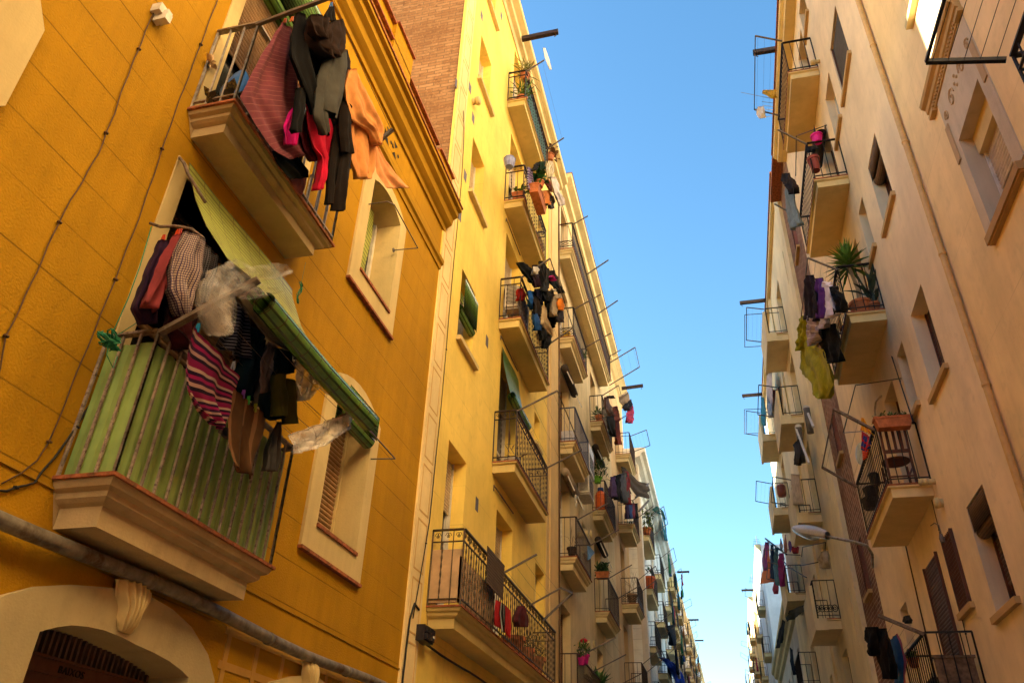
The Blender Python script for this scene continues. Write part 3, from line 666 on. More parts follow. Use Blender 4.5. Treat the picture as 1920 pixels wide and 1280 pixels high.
# ================================================================== LEFT: yellow building
YB = empty('yellow_building', (-3.6, 13.5, 0), 'tall bright yellow building with brick party wall and iron balconies', 'building')
FY = Fac(-1, 3.6, YB)
yw = []
for i, zt in enumerate((6.56, 9.71, 12.85, 15.90, 18.3)): yw.append((9.98, 10.78, zt - (1.35 if i < 4 else .9), zt, .28))
yd = [(12.58, 13.85, z + .0, z + 2.45, .3) for z in (7.20, 10.20, 13.26, 16.30)] 
yw = yw[1:]
yd0 = [(10.0, 10.9, 4.12, 6.56, .34), (12.75, 13.9, 4.12, 6.5, .3), (15.87, 16.8, 4.12, 6.5, .3)]
ys_ = [(15.55, 16.1, z, z + .75, .22) for z in (5.2 + 3.9, 12.0, 15.05)] + [(15.7, 16.5, 18.0, 18.8, .22)]
wall(FY, 8.93, 18.2, 0, 19.2, yw + yd + yd0 + ys_, YELL, depth=12, back=False)
for i, o in enumerate(yw, 1):
    wn = window(FY, *o[:4], .28, ('full' if i in (2,) else 'part'), frac=(.3, .15, .5, .35, .6)[i], smat=SHUTBEI if i != 1 else GREENP, sill=.0)
    mb = MB(); FY.box(mb, 9.93, 10.96, o[2] - .09, o[2] - .01, -.02, .085); mb.build('sill', CREAM, wn)
    if i == 1: blindroll(FY, wn, 10.0, 10.76, o[2] + .55, -.02, .085, .6, BLINDROLL)
for o in yd + yd0: window(FY, *o[:4], .3, 'door', frac=.35, smat=SHUTBEI, sill=0, fmat=FRAMEW, name='balcony_door')
for o in ys_: window(FY, *o[:4], .22, 'glass', sill=.06, fmat=FRAMEW)
mb = MB(); mb.face((-3.6, 8.93, 0), (-11, 8.93, 0), (-11, 8.93, 20.4), (-3.6, 8.93, 20.4)); mb.build('brick_wall', BRICKL, YB, fix=False)
mb = MB(); mb.box(-3.62, -3.585, 8.90, 8.925, 8.9, 20.4); mb.build('corner_strip', YELL, YB)
mb = MB(); mb.face((-3.6, 8.93, 20.4), (-11, 8.93, 20.4), (-11, 18.2, 20.4), (-3.6, 18.2, 20.4)); mb.face((-3.6, 18.2, 0), (-11, 18.2, 0), (-11, 18.2, 20.4), (-3.6, 18.2, 20.4)); mb.face((-11, 8.93, 0), (-11, 18.2, 0), (-11, 18.2, 20.4), (-11, 8.93, 20.4)); FY.box(mb, 8.94, 18.19, 19.2, 20.4, -.3, -.001); mb.build('parapet', YELL, YB, fix=False)
mb = MB(); mb.box(-10.8, -6.6, 9.2, 18.0, 20.4, 22.6); mb.build('added_sun_block', YELLPIL, YB)  # added unseen block that keeps the sun off the facade opposite
SETL = []
mb = MB(); FY.box(mb, 8.94, 9.42, 2.5, 19.2, -.01, .03); yp = mb.build('pilaster', YELLPIL, YB)
mb = MB()
for i in range(22):
    z = 2.9 + i * .74
    for (a, b, c, d) in ((9.01, 9.35, z, z + .02), (9.01, 9.35, z + .62, z + .64), (9.01, 9.03, z + .02, z + .62), (9.33, 9.35, z + .02, z + .62)): FY.box(mb, a, b, c, d, .03, .034)
mb.build('pilaster_panels', stucco('pil2', (.62, .38, .14), dirt=.3), YB)
mb = MB(); FY.box(mb, 17.2, 18.15, 2.5, 19.2, -.01, .04); FY.box(mb, 16.9, 17.2, 2.5, 19.2, -.01, .012); mb.build('pilaster', stucco('pil3', (.72, .50, .22), dirt=.2), YB)
mb = MB(); FY.profile(mb, [(-.05, 18.9), (.03, 18.9), (.06, 19.05), (.16, 19.1), (.18, 19.22), (.32, 19.3), (.34, 19.42), (-.05, 19.43)], 8.93, 18.25); mb.build('cornice', CREAM, YB)
for u, v in ((857, 160), (881, 165), (887, 222), (862, 403), (903, 30), (940, 30), (913, 640), (894, 945), (872, 330)):
    p = at(u, v, -3.6); mb = MB(); FY.box(mb, p.y - .075, p.y + .075, p.z - .11, p.z + .11, -.01, .004); mb.build('vent_tile', flat((.12, .10, .12)), YB)
YBal = []
for i, (y0, y1, z, d) in enumerate(((9.62, 15.75, 4.08, .48), (12.28, 15.0, 7.2, .46), (12.26, 15.0, 10.2, .46), (12.24, 14.6, 13.28, .46), (12.1, 14.75, 16.30, .46))):
    b = slab(FY, y0, y1, z, d, 'moulded' if i == 0 else 'plain', YSLAB, .26 if i == 0 else .20)
    railing(FY, b, y0, y1, z, d, .98, ('ornate', 'ornate', 'twist', 'ornate', 'twist')[i], IRON if i else plain('bronze_iron', (.06, .04, .022), .5, .4, rust=(.14, .06, .02)), .12); YBal.append(b)
for b, (ya, yb_, z, d, rc, rs) in ((YBal[0], (11.6, 13.5, 5.02, .44, .55, .28)), (YBal[1], (12.3, 14.9, 8.15, .42, .75, .35)), (YBal[2], (12.3, 14.9, 11.16, .42, .6, .40))): rack(FY, b, ya, yb_, z, d, rc, rs, 4, b is not YBal[0])
mb = MB(); a0 = FY.p(14.6, 5.02, .44); a1 = FY.p(14.6, 5.5, 1.0); mb.bar(a0, a1, .035); mb.bar(a1, FY.p(13.5, 5.3, .99), .03); mb.build('clothes_rack', STEEL, YBal[0])
rack(FY, YBal[4], 12.15, 14.7, 17.25, .42, .45, .30, 4, False, STEEL)
for n_, (y0, y1, z) in enumerate(((12.4, 13.7, 12.9), (12.4, 13.8, 6.8), (12.4, 13.8, 9.9))): 
    mb = MB(); FY.box(mb, y0, y1, z - .01, z + .01, .02, .035); mb.tube([FY.p(y0, z, .03), FY.p(y0, z - .1, .03)], .01); mb.build('awning_rail', RUSTY, YB)
# green slatted blind over the second balcony door
gb = empty('awning_blind', FY.p(13.2, 9.6, .05), 'green slatted blind half rolled over the door of the yellow second balcony', 'awning')
sheet(FY, gb, 12.55, 13.9, [(.02, 9.75), (.06, 9.4), (.14, 9.0), (.22, 8.7)], slatmat('green_blind2', (.10, .22, .06), .02, .4, .2), 'blind_sheet'); spiral(FY, gb, 12.55, 13.9, 8.62, .24, .09, BLINDROLL)

# ================================================================== LEFT: tan buildings
TA = empty('tan_building', (-3.6, 24, 0), 'weathered tan building with stacked balconies beyond the yellow one', 'building')
FT = Fac(-1, 3.6, TA)
td = []
for z in (4.1, 7.3, 10.4, 13.55): td.append((18.6, 19.9, z, z + 2.3, .3))
for z in (4.3, 7.45, 10.55, 13.7): td.append((24.2, 25.4, z, z + 2.2, .3))
td += [(y, y + 1.1, 16.9, 19.0, .3) for y in (18.8, 21.3, 24.0)]
tw = [(21.9, 22.5, z, z + .9, .2) for z in (5.4, 8.6, 11.7, 14.8)] + [(27.6, 28.4, z, z + 1.3, .2) for z in (4.8, 8.1, 11.2, 14.3)]
wall(FT, 18.2, 29.4, 0, 19.6, td + tw, TAN, depth=12)
for i, o in enumerate(td): window(FT, *o[:4], .3, 'door', frac=(.5, .2, .8, .35)[i % 4], smat=SHUTB, sill=0, fmat=(FRAMEB, FRAMEW)[i % 2], name='balcony_door')
for o in tw: window(FT, *o[:4], .2, 'glass', sill=.08, sillmat=TANS)
mb = MB(); FT.profile(mb, [(-.05, 19.1), (.03, 19.1), (.08, 19.3), (.22, 19.36), (.25, 19.5), (.44, 19.6), (.46, 19.72), (-.05, 19.73)], 18.22, 29.4); mb.build('cornice', TANS, TA)
mb = MB(); FT.box(mb, 18.22, 29.4, 19.73, 19.76, -.05, .48); mb.build('cornice_tiles', TILE, TA)
TBal = []
for i, (y0, y1, z, d, st) in enumerate(((18.3, 26.6, 16.75, .48, 'lattice'), (18.35, 20.7, 13.62, .46, 'lattice'), (18.4, 20.65, 10.42, .46, 'plain'), (18.35, 20.6, 7.38, .46, 'plain'), (18.3, 22.5, 4.2, .46, 'plain'), (23.9, 26.4, 13.72, .46, 'plain'), (23.9, 26.4, 10.58, .46, 'plain'), (23.95, 26.4, 7.45, .46, 'plain'), (23.9, 26.4, 4.35, .46, 'plain'))):
    b = slab(FT, y0, y1, z, d, 'moulded', TANS, .30); railing(FT, b, y0, y1, z, d, .97, st, IRON if i != 2 else plain('blue_iron', (.05, .06, .12), .5), .12); TBal.append(b)
for b, a in ((0, (18.4, 26.4, 17.7, .42, .5, .28)), (1, (18.5, 20.6, 14.6, .42, .8, .42)), (3, (18.5, 20.5, 8.3, .42, .8, .4)), (5, (24, 26.3, 14.7, .42, .6, .35)), (7, (24, 26.3, 8.4, .42, .75, .4)), (8, (24, 26.3, 5.3, .42, .85, .4)), (4, (18.6, 20.5, 5.15, .42, .85, .4))): rack(FT, TBal[b], *a, 4, b in (5,))
mb = MB()
for y in (21.0, 23.4): 
    a = FT.p(y, 17.72, .45); mb = MB(); mb.bar(a, a + Vector((.75, 0, .5)), .035); mb.build('rack_arm', STEEL, TBal[0])
mb = MB()
for y in (27.4, 29.0): a = FT.p(y, 17.9, .1); mb.bar(a, a + Vector((1.3, 0, .75)), .035)
mb.tube([FT.p(27.4, 17.9, .1) + Vector((1.3, 0, .75)), FT.p(29.0, 17.9, .1) + Vector((1.3, 0, .75))], .014, 5)
for i in range(4): t = .35 + i * .2; mb.tube([FT.p(27.4, 17.9, .1) + Vector((1.3, 0, .75)) * t, FT.p(29.0, 17.9, .1) + Vector((1.3, 0, .75)) * t], .003, 3, False)
mb.build('clothes_rack', STEEL, TBal[0])
TB = empty('tan_building', (-3.6, 32, 0), 'sandy building in shade beyond the long top balcony, before the white block', 'building')
FB = Fac(-1, 3.6, TB)
bd = [(31.2, 32.5, z, z + 2.3, .3) for z in (6.4, 9.6, 12.6, 15.7)]
wall(FB, 29.4, 34.4, 0, 19.9, bd, stucco('sandy_render', (.62, .42, .22), dirt=.2), depth=12)
for i, o in enumerate(bd): window(FB, *o[:4], .3, 'door', frac=.3, smat=SHUTB, sill=0, fmat=FRAMEW, name='balcony_door')
mb = MB(); FB.profile(mb, [(-.05, 19.5), (.1, 19.6), (.3, 19.8), (.42, 19.9), (-.05, 19.93)], 29.4, 34.4); mb.build('cornice', TANS, TB)
for i, z in enumerate((15.62, 12.55, 9.4, 6.3)):
    b = slab(FB, 30.9, 33.1, z, .66, 'moulded' if i != 2 else 'moulded', TANS, .32); railing(FB, b, 30.9, 33.1, z, .66, .97, 'lattice' if i in (2, 3) else 'mid', IRON, .14)
    if i in (0, 2, 3): rack(FB, b, 31.3, 32.9, z + .95, .6, .75, .55 if i else .25, 5, True, STEEL, .016)
    if i == 1: rack(FB, b, 30.95, 33.0, z + .95, .6, .7, .5, 3, True, STEEL)
# white rusticated block
mb = MB(); mb.box(-11, -6.8, 18.4, 29.3, 19.6, 23.2); mb.build('added_sun_block', TAN, TA)  # added hidden mass, blocks the sun from the olive building's top
mb = MB(); mb.box(-11, -6.8, 29.5, 36.5, 19.9, 23.2); mb.build('added_sun_block', TAN, TB)  # second hidden mass, added to carry that shade farther along
WB = empty('white_building', (-3.2, 42, 0), 'tall cream white building with a rusticated side wall', 'building')
FW = Fac(-1, 3.2, WB)
wd_ = [(y, y + 1.2, z, z + 2.2, .3) for y in (35.8, 42.0, 48.6) for z in (4, 6.6, 9.1, 11.6, 13.9)]
wall(FW, 34.4, 54, 0, 17, wd_, WHITEB, depth=12)
for o in wd_: window(FW, *o[:4], .3, 'door', frac=.4, smat=FRAMEW, sill=0, name='balcony_door')
mb = MB(); FW.box(mb, 34.38, 35.0, 0, 16.6, -.02, .22); mb.build('pilaster', stucco('white_pil', (.74, .64, .50), dirt=.1), WB)
mb = MB(); FW.profile(mb, [(-.05, 16.5), (.1, 16.6), (.14, 16.8), (.35, 16.9), (.45, 17.05), (.6, 17.1), (.62, 17.3), (-.05, 17.32)], 34.1, 54); mb.box(-6, -3.15, 34.1, 34.39, 17.0, 17.3); mb.box(-6, -3.15, 34.2, 34.39, 16.6, 17.0); mb.build('cornice', WHITEB, WB)
for y0, y1 in ((35.2, 38.2), (41.4, 44.2), (48, 51)):
    for k, z in enumerate((13.5, 11.1, 8.7, 6.3, 3.9)):
        if y0 > 47 and k > 3: continue
        b = slab(FW, y0, y1, z, .5, 'plain', TANS, .25); railing(FW, b, y0, y1, z, .5, 1.0, 'mid', IRONB, .16)
        if (k + int(y0)) % 2: rack(FW, b, y0 + .3, y1 - .3, z + .9, .5, .7, .5, 3, True, STEEL, .016)
# far left row
def farblock(side, W, y0, y1, zt, mat, label, name='far_building', floors=6, z0=3.6, nb=3, rackp=.5, seed=0, trim=TANS, dep=.5, fh=None, cor=.3, ylist=None):
    random.seed(seed); B = empty(name, (side * W, (y0 + y1) / 2, 0), label, 'building'); F = Fac(side, W, B); ops = []; bal = []; fh = fh or (zt - z0 - .2) / floors
    bw = (y1 - y0) / nb
    for i in range(nb):
        for k in range(floors):
            y = y0 + bw * (i + .5) - .6; z = z0 + k * fh; ops.append((y, y + 1.2, z, z + min(2.2, fh - .5), .3)); bal.append((y - .6, y + 1.8, z))
    wall(F, y0, y1, 0, zt, ops, mat, depth=11)
    for o in ops:
        wn = window(F, *o[:4], .28, 'full' if R() < .3 else 'glass', sill=0, smat=SHUTB, fmat=FRAMEW if R() < .6 else FRAMEB, name='balcony_door')
    mb = MB(); F.profile(mb, [(-.05, zt - .5), (cor * .3, zt - .3), (cor, zt - .1), (cor, zt + .05), (-.05, zt + .06)], y0, y1); mb.build('cornice', trim, B)
    for a, b_, z in bal:
        sl_ = slab(F, a, b_, z, dep, 'plain', trim, .24); railing(F, sl_, a, b_, z, dep, 1.0, 'plain', IRONB, .16)
        if R() < rackp: rack(F, sl_, a + .2, b_ - .2, z + .9, dep - .02, U(.4, .8), U(.2, .5), 3, True, STEEL, .016)
    return F, bal
FARS = []
FARS.append(farblock(-1, 3.25, 54, 66, 19.2, stucco('far_ochre', (.55, .38, .12)), 'ochre yellow building far down the left row', seed=3))
FARS.append(farblock(-1, 3.1, 66, 80, 18.6, WHITEB, 'pale building far down the left row with many laundry racks', seed=4))
FARS.append(farblock(-1, 3.2, 80, 98, 20.2, stucco('far_tan', (.52, .36, .2)), 'small tan building near the far end of the left row', seed=5))
FARS.append(farblock(-1, 3.0, 98, 130, 19.4, BLUEW, 'farthest pale building closing the left row', seed=6, nb=5))
# ================================================================== RIGHT: peach building
random.seed(21)
RP = empty('peach_building', (3.1, 3, 0), 'peach building nearest on the right with ornate window surround and drainpipe', 'building')
F1 = Fac(1, 3.1, RP)
RW = (6.22, 7.08, 6.95, 8.24); RW2 = (6.22, 7.08, 10.38, 11.6)
px_ = [(y, y + 1.0, z, z + 2.0, .3) for y in (-7, -3.5, .5) for z in (4, 7, 10.2)] + [(3.3, 4.3, 5.66, 7.9, .3), (6.22, 7.08, 3.6, 5.0, .3)]
wall(F1, -30, 8.42, 0, 20, [(*RW, .27), (*RW2, .27)] + px_, PEACH, depth=10, rev=.27)
for o in px_: window(F1, *o[:4], .27, 'full', sill=.05)
window(F1, *RW2, .27, 'part', frac=.4, sill=.1, smat=SHUTBEI)
wn = window(F1, *RW, .27, 'part', frac=.62, sill=0, smat=SHUTBEI, fmat=FRAMEW)
mb = MB(); F1.box(mb, 6.24, 7.06, 7.98, 8.235, -.262, -.12); mb.build('shutter_box', CREAM, wn)
mb = MB(); F1.box(mb, 6.08, 7.20, 6.86, 6.955, -.02, .07); F1.box(mb, 6.10, 7.18, 6.84, 6.86, -.02, .05); mb.build('sill', stucco('sill_stone', (.45, .27, .11), dirt=.6), wn)
o_ = [(6.02, 6.96), (6.02, 8.55), (6.02, 9.10), (7.28, 9.10), (7.28, 8.5), (7.28, 6.96)]; i_ = [(6.22, 6.96), (6.22, 8.24), (6.3, 8.24), (7.0, 8.24), (7.08, 8.24), (7.08, 6.96)]
surround(F1, [(6.02, 6.96), (6.02, 9.1), (7.26, 9.1), (7.26, 6.96)], [(6.224, 6.96), (6.224, 8.236), (7.076, 8.236), (7.076, 6.96)], 0, .014, -.255, stucco('surround_stone', (.58, .48, .34), dirt=.35, streak=.4), 'surround', closed=False)
mb = MB(); F1.profile(mb, [(-.01, 9.02), (.03, 9.02), (.035, 9.08), (.065, 9.10), (.07, 9.16), (.11, 9.19), (.12, 9.24), (-.01, 9.25)], 5.98, 7.48)
for i in range(26): y = 6.0 + i * .056; F1.box(mb, y, y + .028, 9.045, 9.075, .03, .052)
for y in (5.97, 7.32): F1.box(mb, y, y + .16, 9.0, 9.05, -.01, .06)
mb.build('pediment', stucco('pediment_stone', (.52, .33, .13), dirt=.4), RP)
mb = MB()
for y in (6.02, 7.16):
    F1.box(mb, y, y + .1, 8.05, 8.6, .014, .03)
for cy_, sg in ((6.42, 1), (6.86, -1), (6.15, -1), (7.12, 1)):
    s = .1 if abs(cy_ - 6.64) < .3 else .06
    mb.tube([F1.p(cy_ + sg * s * (1 - k / 16) * math.cos(k * .62), 8.68 + s * 1.25 * (1 - k / 17) * math.sin(k * .62), .018) for k in range(15)], .011, 5)
for dy, dz in ((0, .12), (0, -.02), (.05, .05), (-.05, .05)): mb.lathe(F1.p(6.64 + dy, 8.66 + dz, .014), [(.022, 0), (.018, -.012), (.005, -.018)], 8, (1, 0, 0))
mb.build('scroll_relief', stucco('relief', (.50, .34, .18), dirt=.3), RP)
# drainpipe between the two buildings
mb = MB(); mb.tube([F1.p(8.43, z, .05) for z in (0, 4, 8, 12, 16, 19)], .038, 10)
for z in (2.1, 3.9, 5.9, 7.7, 9.6, 11.6, 13.6): mb.lathe(F1.p(8.43, z, .05), [(.045, 0), (.045, .03)], 10); F1.box(mb, 8.42, 8.44, z, z + .03, 0, .06)
tag(mb.build('drainpipe', plain('peach_pipe', (.60, .36, .12), .5, var=.1), smooth=True), 'peach painted drainpipe running up the joint of the two right buildings', 'drainpipe')
b = slab(F1, 2.7, 4.57, 5.66, .6, 'plain', PSLAB, .16); railing(F1, b, 2.7, 4.57, 5.66, .6, .96, 'twist', IRONB, .12)
mb = MB(); F1.box(mb, 2.7, 4.57, 5.82, 5.85, .565, .58); 
for i in range(8): 
    y = 4.45 - i * .22
    for sg in (1, -1): mb.tube([F1.p(y + sg * .05 * (1 - k / 12) * math.cos(k * .7), 5.95 + .06 * (1 - k / 12) * math.sin(k * .7 * sg), .57) for k in range(10)], .006, 4)
mb.build('scroll_railing', IRONB, b)
mb = MB(); A0 = F1.p(4.57, 6.62, .6); A1 = F1.p(4.62, 6.80, 1.10); A2 = F1.p(3.0, 6.62, 1.10); mb.bar(A0, A1, .035); mb.bar(A1, A2, .022)
for i in range(5): t = .12 + i * .2; mb.tube([A0.lerp(A1, t), F1.p(3.0, 6.62, .6).lerp(A2, t)], .003, 4, False)
mb.build('clothes_rack', IRONB, b)
# ================================================================== RIGHT: pinkish-beige building
RB = empty('beige_building', (3.1, 12.7, 0), 'pinkish beige building on the right with five corner-less balconies and flower pots', 'building')
RB['label'] = 'pinkish beige building on the right with a column of plain slab balconies'
F2 = Fac(1, 3.1, RB)
c1 = [(9.60, 10.40, z, z + 1.3, .28) for z in (3.95, 6.82, 9.72)] + [(9.62, 10.60, 12.9, 14.25, .12)] + [(9.6, 10.5, 16.2, 17.3, .25)]
c2 = [(11.12, 11.60, 7.1, 8.16, .22), (11.12, 11.60, 10.0, 11.08, .22), (11.05, 11.75, 12.95, 14.2, .22), (11.2, 11.75, 4.30, 5.28, .06), (11.3, 12.0, 16.4, 17.3, .22)]
dd = [(12.2, 13.1, 3.10, 5.28, .06)] + [(12.2, 13.05, z, z + 2.05, .28) for z in (6.05, 9.0, 12.0, 15.0)]
c4 = [(14.9, 15.5, z, z + .85, .24) for z in (4.4, 7.4, 10.35, 13.3)]
wall(F2, 8.42, 17.05, 0, 18.0, c1 + c2 + dd + c4, PINK, depth=10)
PS = stucco('sill_pink', (.56, .36, .15), dirt=.3)
for i, o in enumerate(c1):
    k = ('part', 'part', 'part', 'full', 'glass')[i]
    wn = window(F2, *o[:4], o[4], k, frac=(.75, .7, .3, 1, 0)[i], sill=.1, sillmat=PS, smat=SHUTD if i != 3 else plain('slate_shutter', (.07, .065, .075), .5), fmat=FRAMEB, silld=.06)
    if i in (0, 2): blindroll(F2, wn, o[0] + .03, o[1] - .03, o[3] - .33, -.10, .095, .3, CANE)
for i, o in enumerate(c2): 
    wn = window(F2, *o[:4], o[4], 'full' if i == 3 else 'glass', sill=.08, sillmat=PS, smat=SHUTD, fmat=FRAMEB if i != 2 else FRAMEW, silld=.06)
for i, o in enumerate(dd):
    wn = window(F2, *o[:4], o[4], 'full' if i == 0 else 'door', frac=1 if i == 0 else .15, sill=0, smat=SHUTD, fmat=FRAMEB, name='balcony_door')
for o in c4: window(F2, *o[:4], .24, 'glass', sill=.06, sillmat=PS, fmat=FRAMEB, silld=.05)
grille(F2, OB if False else RB, 11.2, 11.75, 4.30, 5.28, 8, .02)
mb = MB(); F2.profile(mb, [(-.05, 17.72), (.22, 17.76), (.23, 17.86), (.31, 17.92), (.32, 18.04), (-.05, 18.05)], 8.42, 17.05); mb.build('eave', PSLAB, RB)
mb = MB(); F2.box(mb, 8.42, 17.05, 18.05, 18.09, -.05, .36); mb.build('eave_tiles', TILE, RB)
R2B = []
for i, (y0, y1, z) in enumerate(((11.5, 13.1, 3.10), (11.5, 13.85, 6.05), (11.5, 13.7, 9.02), (11.55, 13.75, 12.02), (11.6, 13.8, 15.05))):
    b = slab(F2, y0, y1, z, .6, 'plain', PSLAB, .19); railing(F2, b, y0, y1, z, .6, .93, 'plain', IRONB, .12); R2B.append(b)
rack(F2, R2B[1], 11.55, 13.8, 6.92, .58, .5, .4, 4, True, RUSTY, .012, .045); rack(F2, R2B[2], 11.5, 13.6, 9.88, .58, .42, .32, 5); rack(F2, R2B[3], 11.55, 13.7, 12.9, .58, .45, .5, 2, False)
rack(F2, R2B[4], 11.55, 13.6, 15.95, .58, .5, .32, 4); rack(F2, R2B[0], 11.5, 12.9, 4.0, .58, .5, .25, 4, False, RUSTY, .012, .05)
mb = MB(); t0, t1, t2, t3, t4 = at(1690, 709, 3.07), at(1604, 722, 2.5), at(1581, 811, 2.5), at(1644, 806, 2.55), at(1672, 668, 3.08)
mb.tube([at(1688, 716, 3.09), t0, t1, t2, t3], .009, 5); mb.tube([t4, at(1712, 790, 3.0)], .010, 5); mb.build('clothes_rack', IRONB, R2B[1])
mb = MB(); mb.tube([at(1550, 235, 3.05), at(1493, 255, 2.62), at(1492, 330, 2.6)], .010, 5); mb.build('clothes_rack', IRONB, R2B[3])
def outlet(F, y, z, L=.16, r=.05, label='', mat=CREAM):
    mb = MB(); mb.tube([F.p(y, z, -.02), F.p(y, z, L * .7)], r * .8, 12); mb.lathe(F.p(y, z, L * .62), [(r, 0), (r * 1.1, .03), (r, .06)], 12, (-F.s, 0, 0)); mb.lathe(F.p(y, z, L), [(r * 1.05, 0), (r * 1.05, .02), (r * .6, .04)], 12, (-F.s, 0, 0))
    return tag(mb.build('flue_outlet', mat, smooth=True), label, 'flue')
outlet(F2, 11.38, 6.0, .17, .05, 'round cream flue outlet beside the balcony with the wooden chair'); outlet(F2, 11.3, 5.66, .06, .07, 'flat round vent cap just below the chair balcony'); outlet(F2, 11.42, 14.98, .14, .05, 'round flue outlet beside the topmost right balcony')
def curvepipe(pts, r, mat, name, label, cat): mb = MB(); mb.tube(pts, r, 6); return tag(mb.build(name, mat, smooth=True), label, cat)
curvepipe([at(1652, 742, 3.05), at(1642, 752, 3.05), at(1640, 770, 3.04), at(1645, 795, 2.98), at(1648, 812, 2.8), at(1655, 830, 2.75), at(1651, 850, 2.75), at(1640, 858, 2.8)], .018, flat((.55, .42, .28)), 'hose_pipe', 'thin cream hose curving behind the planter of the chair balcony', 'pipe')
mb = MB(); mb.tube([at(1745, 985, 3.09), at(1752, 980, 3.02), at(1760, 984, 2.95), at(1764, 997, 2.92), at(1763, 1004, 2.92)], .008, 5); mb.lathe(at(1766, 1009, 2.92), [(.03, -.05), (.035, 0), (.02, .06)], 8); tag(mb.build('wall_lamp', STEEL), 'small dark hooked wall lamp above the barred window', 'lamp')
cable('thin dark wire down the beige wall left of the barred door', [(13.9, 5.9), (13.95, 5.0), (14.0, 3.6), (14.0, 2.5)], .011, CABLE, F2)
cable('thin wires beside the barred window on the beige wall', [(11.72, 5.9), (11.80, 5.2), (11.78, 4.4), (11.85, 3.6)], .006, CABLEB, F2)
# ================================================================== RIGHT: olive-beige building with brick strip
def kz(z): return 1.6 + (z - 1.6) * K3
RC = empty('olive_building', (3.1, 27, 0), 'olive beige building on the right with a brick strip and boxy solid balconies', 'building')
F3 = Fac(1, 3.1, RC)
bo = [(17.75, 18.45, z, z + 1.15, .12) for z in (3.3, 6.2, 9.3, 12.4, 15.3)]
wall(F3, 17.05, 19.2, 0, 18.2, bo, BRICKR, depth=9, back=False, name='brick_strip')
for o in bo: window(F3, *o[:4], .1, 'full', sill=.08, sillmat=PS, smat=plain('red_shutter', (.22, .07, .045), .7), fmat=FRAMEB)
od = [(22.9, 24.1, kz(z), kz(z) + 2.3, .25) for z in (3.4, 5.85, 8.25, 10.75, 13.2)] + [(30.8, 32.0, kz(z), kz(z) + 2.3, .25) for z in (3.0, 5.6, 8.1, 10.7, 13.3)] + [(27.0, 27.7, kz(z), kz(z) + 1.4, .2) for z in (4.2, 6.7, 9.2, 11.7, 14)] + [(20.3, 20.8, kz(z), kz(z) + 1.3, .15) for z in (5.0, 7.9, 10.7, 13.6)]
wall(F3, 19.2, 36.5, 0, kz(16.2), od, OLIVE, depth=9)
mb = MB(); F3.box(mb, 19.2, 20.0, 0, kz(16.2), -.01, .10); mb.build('pilaster', OLIVE, RC)
mb = MB(); F3.box(mb, 25.8, 26.2, 0, kz(16.2), -.01, .07); mb.build('pilaster', OLIVE, RC)
mb = MB(); F3.box(mb, 19.2, 36.5, kz(16.1), kz(16.25), -.05, .12); mb.build('eave', TANS, RC)
mb = MB(); F3.box(mb, 17.05, 19.2, 18.2, 18.3, -.05, .30); F3.box(mb, 19.2, 36.5, kz(16.25), kz(16.29), -.05, .16); mb.build('eave_tiles', TILE, RC)
for i, o in enumerate(od): window(F3, *o[:4], o[4], 'door' if o[1] - o[0] > .9 else 'glass', frac=.3 + .4 * (i % 3 == 1), sill=0, smat=SHUTBEI, fmat=FRAMEW if i % 2 else FRAMEB, name='balcony_door' if o[1] - o[0] > .9 else 'window')
R3B = []
for i, (y0, y1, z) in enumerate([(18.8, 20.6, z) for z in (13.3, 10.85, 8.3, 5.9, 3.4)] + [(25.1, 27.0, z) for z in (13.3, 10.75, 8.1, 5.6)]):
    y0 *= K3; y1 *= K3; z = kz(z)
    b = slab(F3, y0, y1, z, .66, 'plain', OLIVE, .27); R3B.append(b); railing(F3, b, y0, y1, z, .6, 1.0, 'plain', IRONB, .15)
    if i != 8:
        mb = MB(); F3.box(mb, y0 - .02, y1 + .02, z - .30, z + .86, .6, .68); F3.box(mb, y0 - .02, y0 + .07, z - .30, z + .0, .36, .6); mb.build('solid_front', OLIVE, b)
    if i in (0, 1, 2, 5, 6, 7): rack(F3, b, y0 + .05, y1 - .05, z + 1.0, .6, .55, .15, 4, True, STEEL, .015)
for b, (y0, y1, z, ) in ((R3B[0], (19.8, 21.6, 14.6)), (R3B[5], (26.0, 28.0, 14.7)), (R3B[7], (25.8, 27.8, 9.6))):
    y0 *= K3; y1 *= K3; z = kz(z)
    mb = MB(); mb.tube([F3.p(y0, z, .0), F3.p(y0, z + .05, 1.15), F3.p(y1, z + .05, 1.15), F3.p(y1, z, 0)], .015, 5); mb.build('clothes_rack', STEEL, b)
# lower building beyond with big cornice, white flank, far row
RD = empty('low_building', (3.16, 45, 0), 'lower grey beige building with a heavy cornice beyond the boxy balconies', 'building')
F4 = Fac(1, 3.16, RD); o4 = [(37.7 + i * 2.6, 38.8 + i * 2.6, z, z + 2.2, .25) for i in range(6) for z in (3.4, 6.9)]
wall(F4, 36.5, 53.5, 0, 10.6, o4, stucco('greybeige', (.72, .62, .50)), depth=9)
for o in o4: window(F4, *o[:4], .25, 'glass', sill=.1)
mb = MB(); F4.profile(mb, [(-.05, 10.0), (.14, 10.1), (.17, 10.3), (.31, 10.36), (.36, 10.54), (.46, 10.6), (.48, 10.75), (-.05, 10.76)], 36.52, 53.5); mb.build('cornice', TANS, RD)
F5, b5 = farblock(1, 3.04, 53.5, 70.5, 18.6, BLUEW, 'tall bluish white building far on the right with bare side wall', seed=8, floors=5, nb=2, trim=TANS)
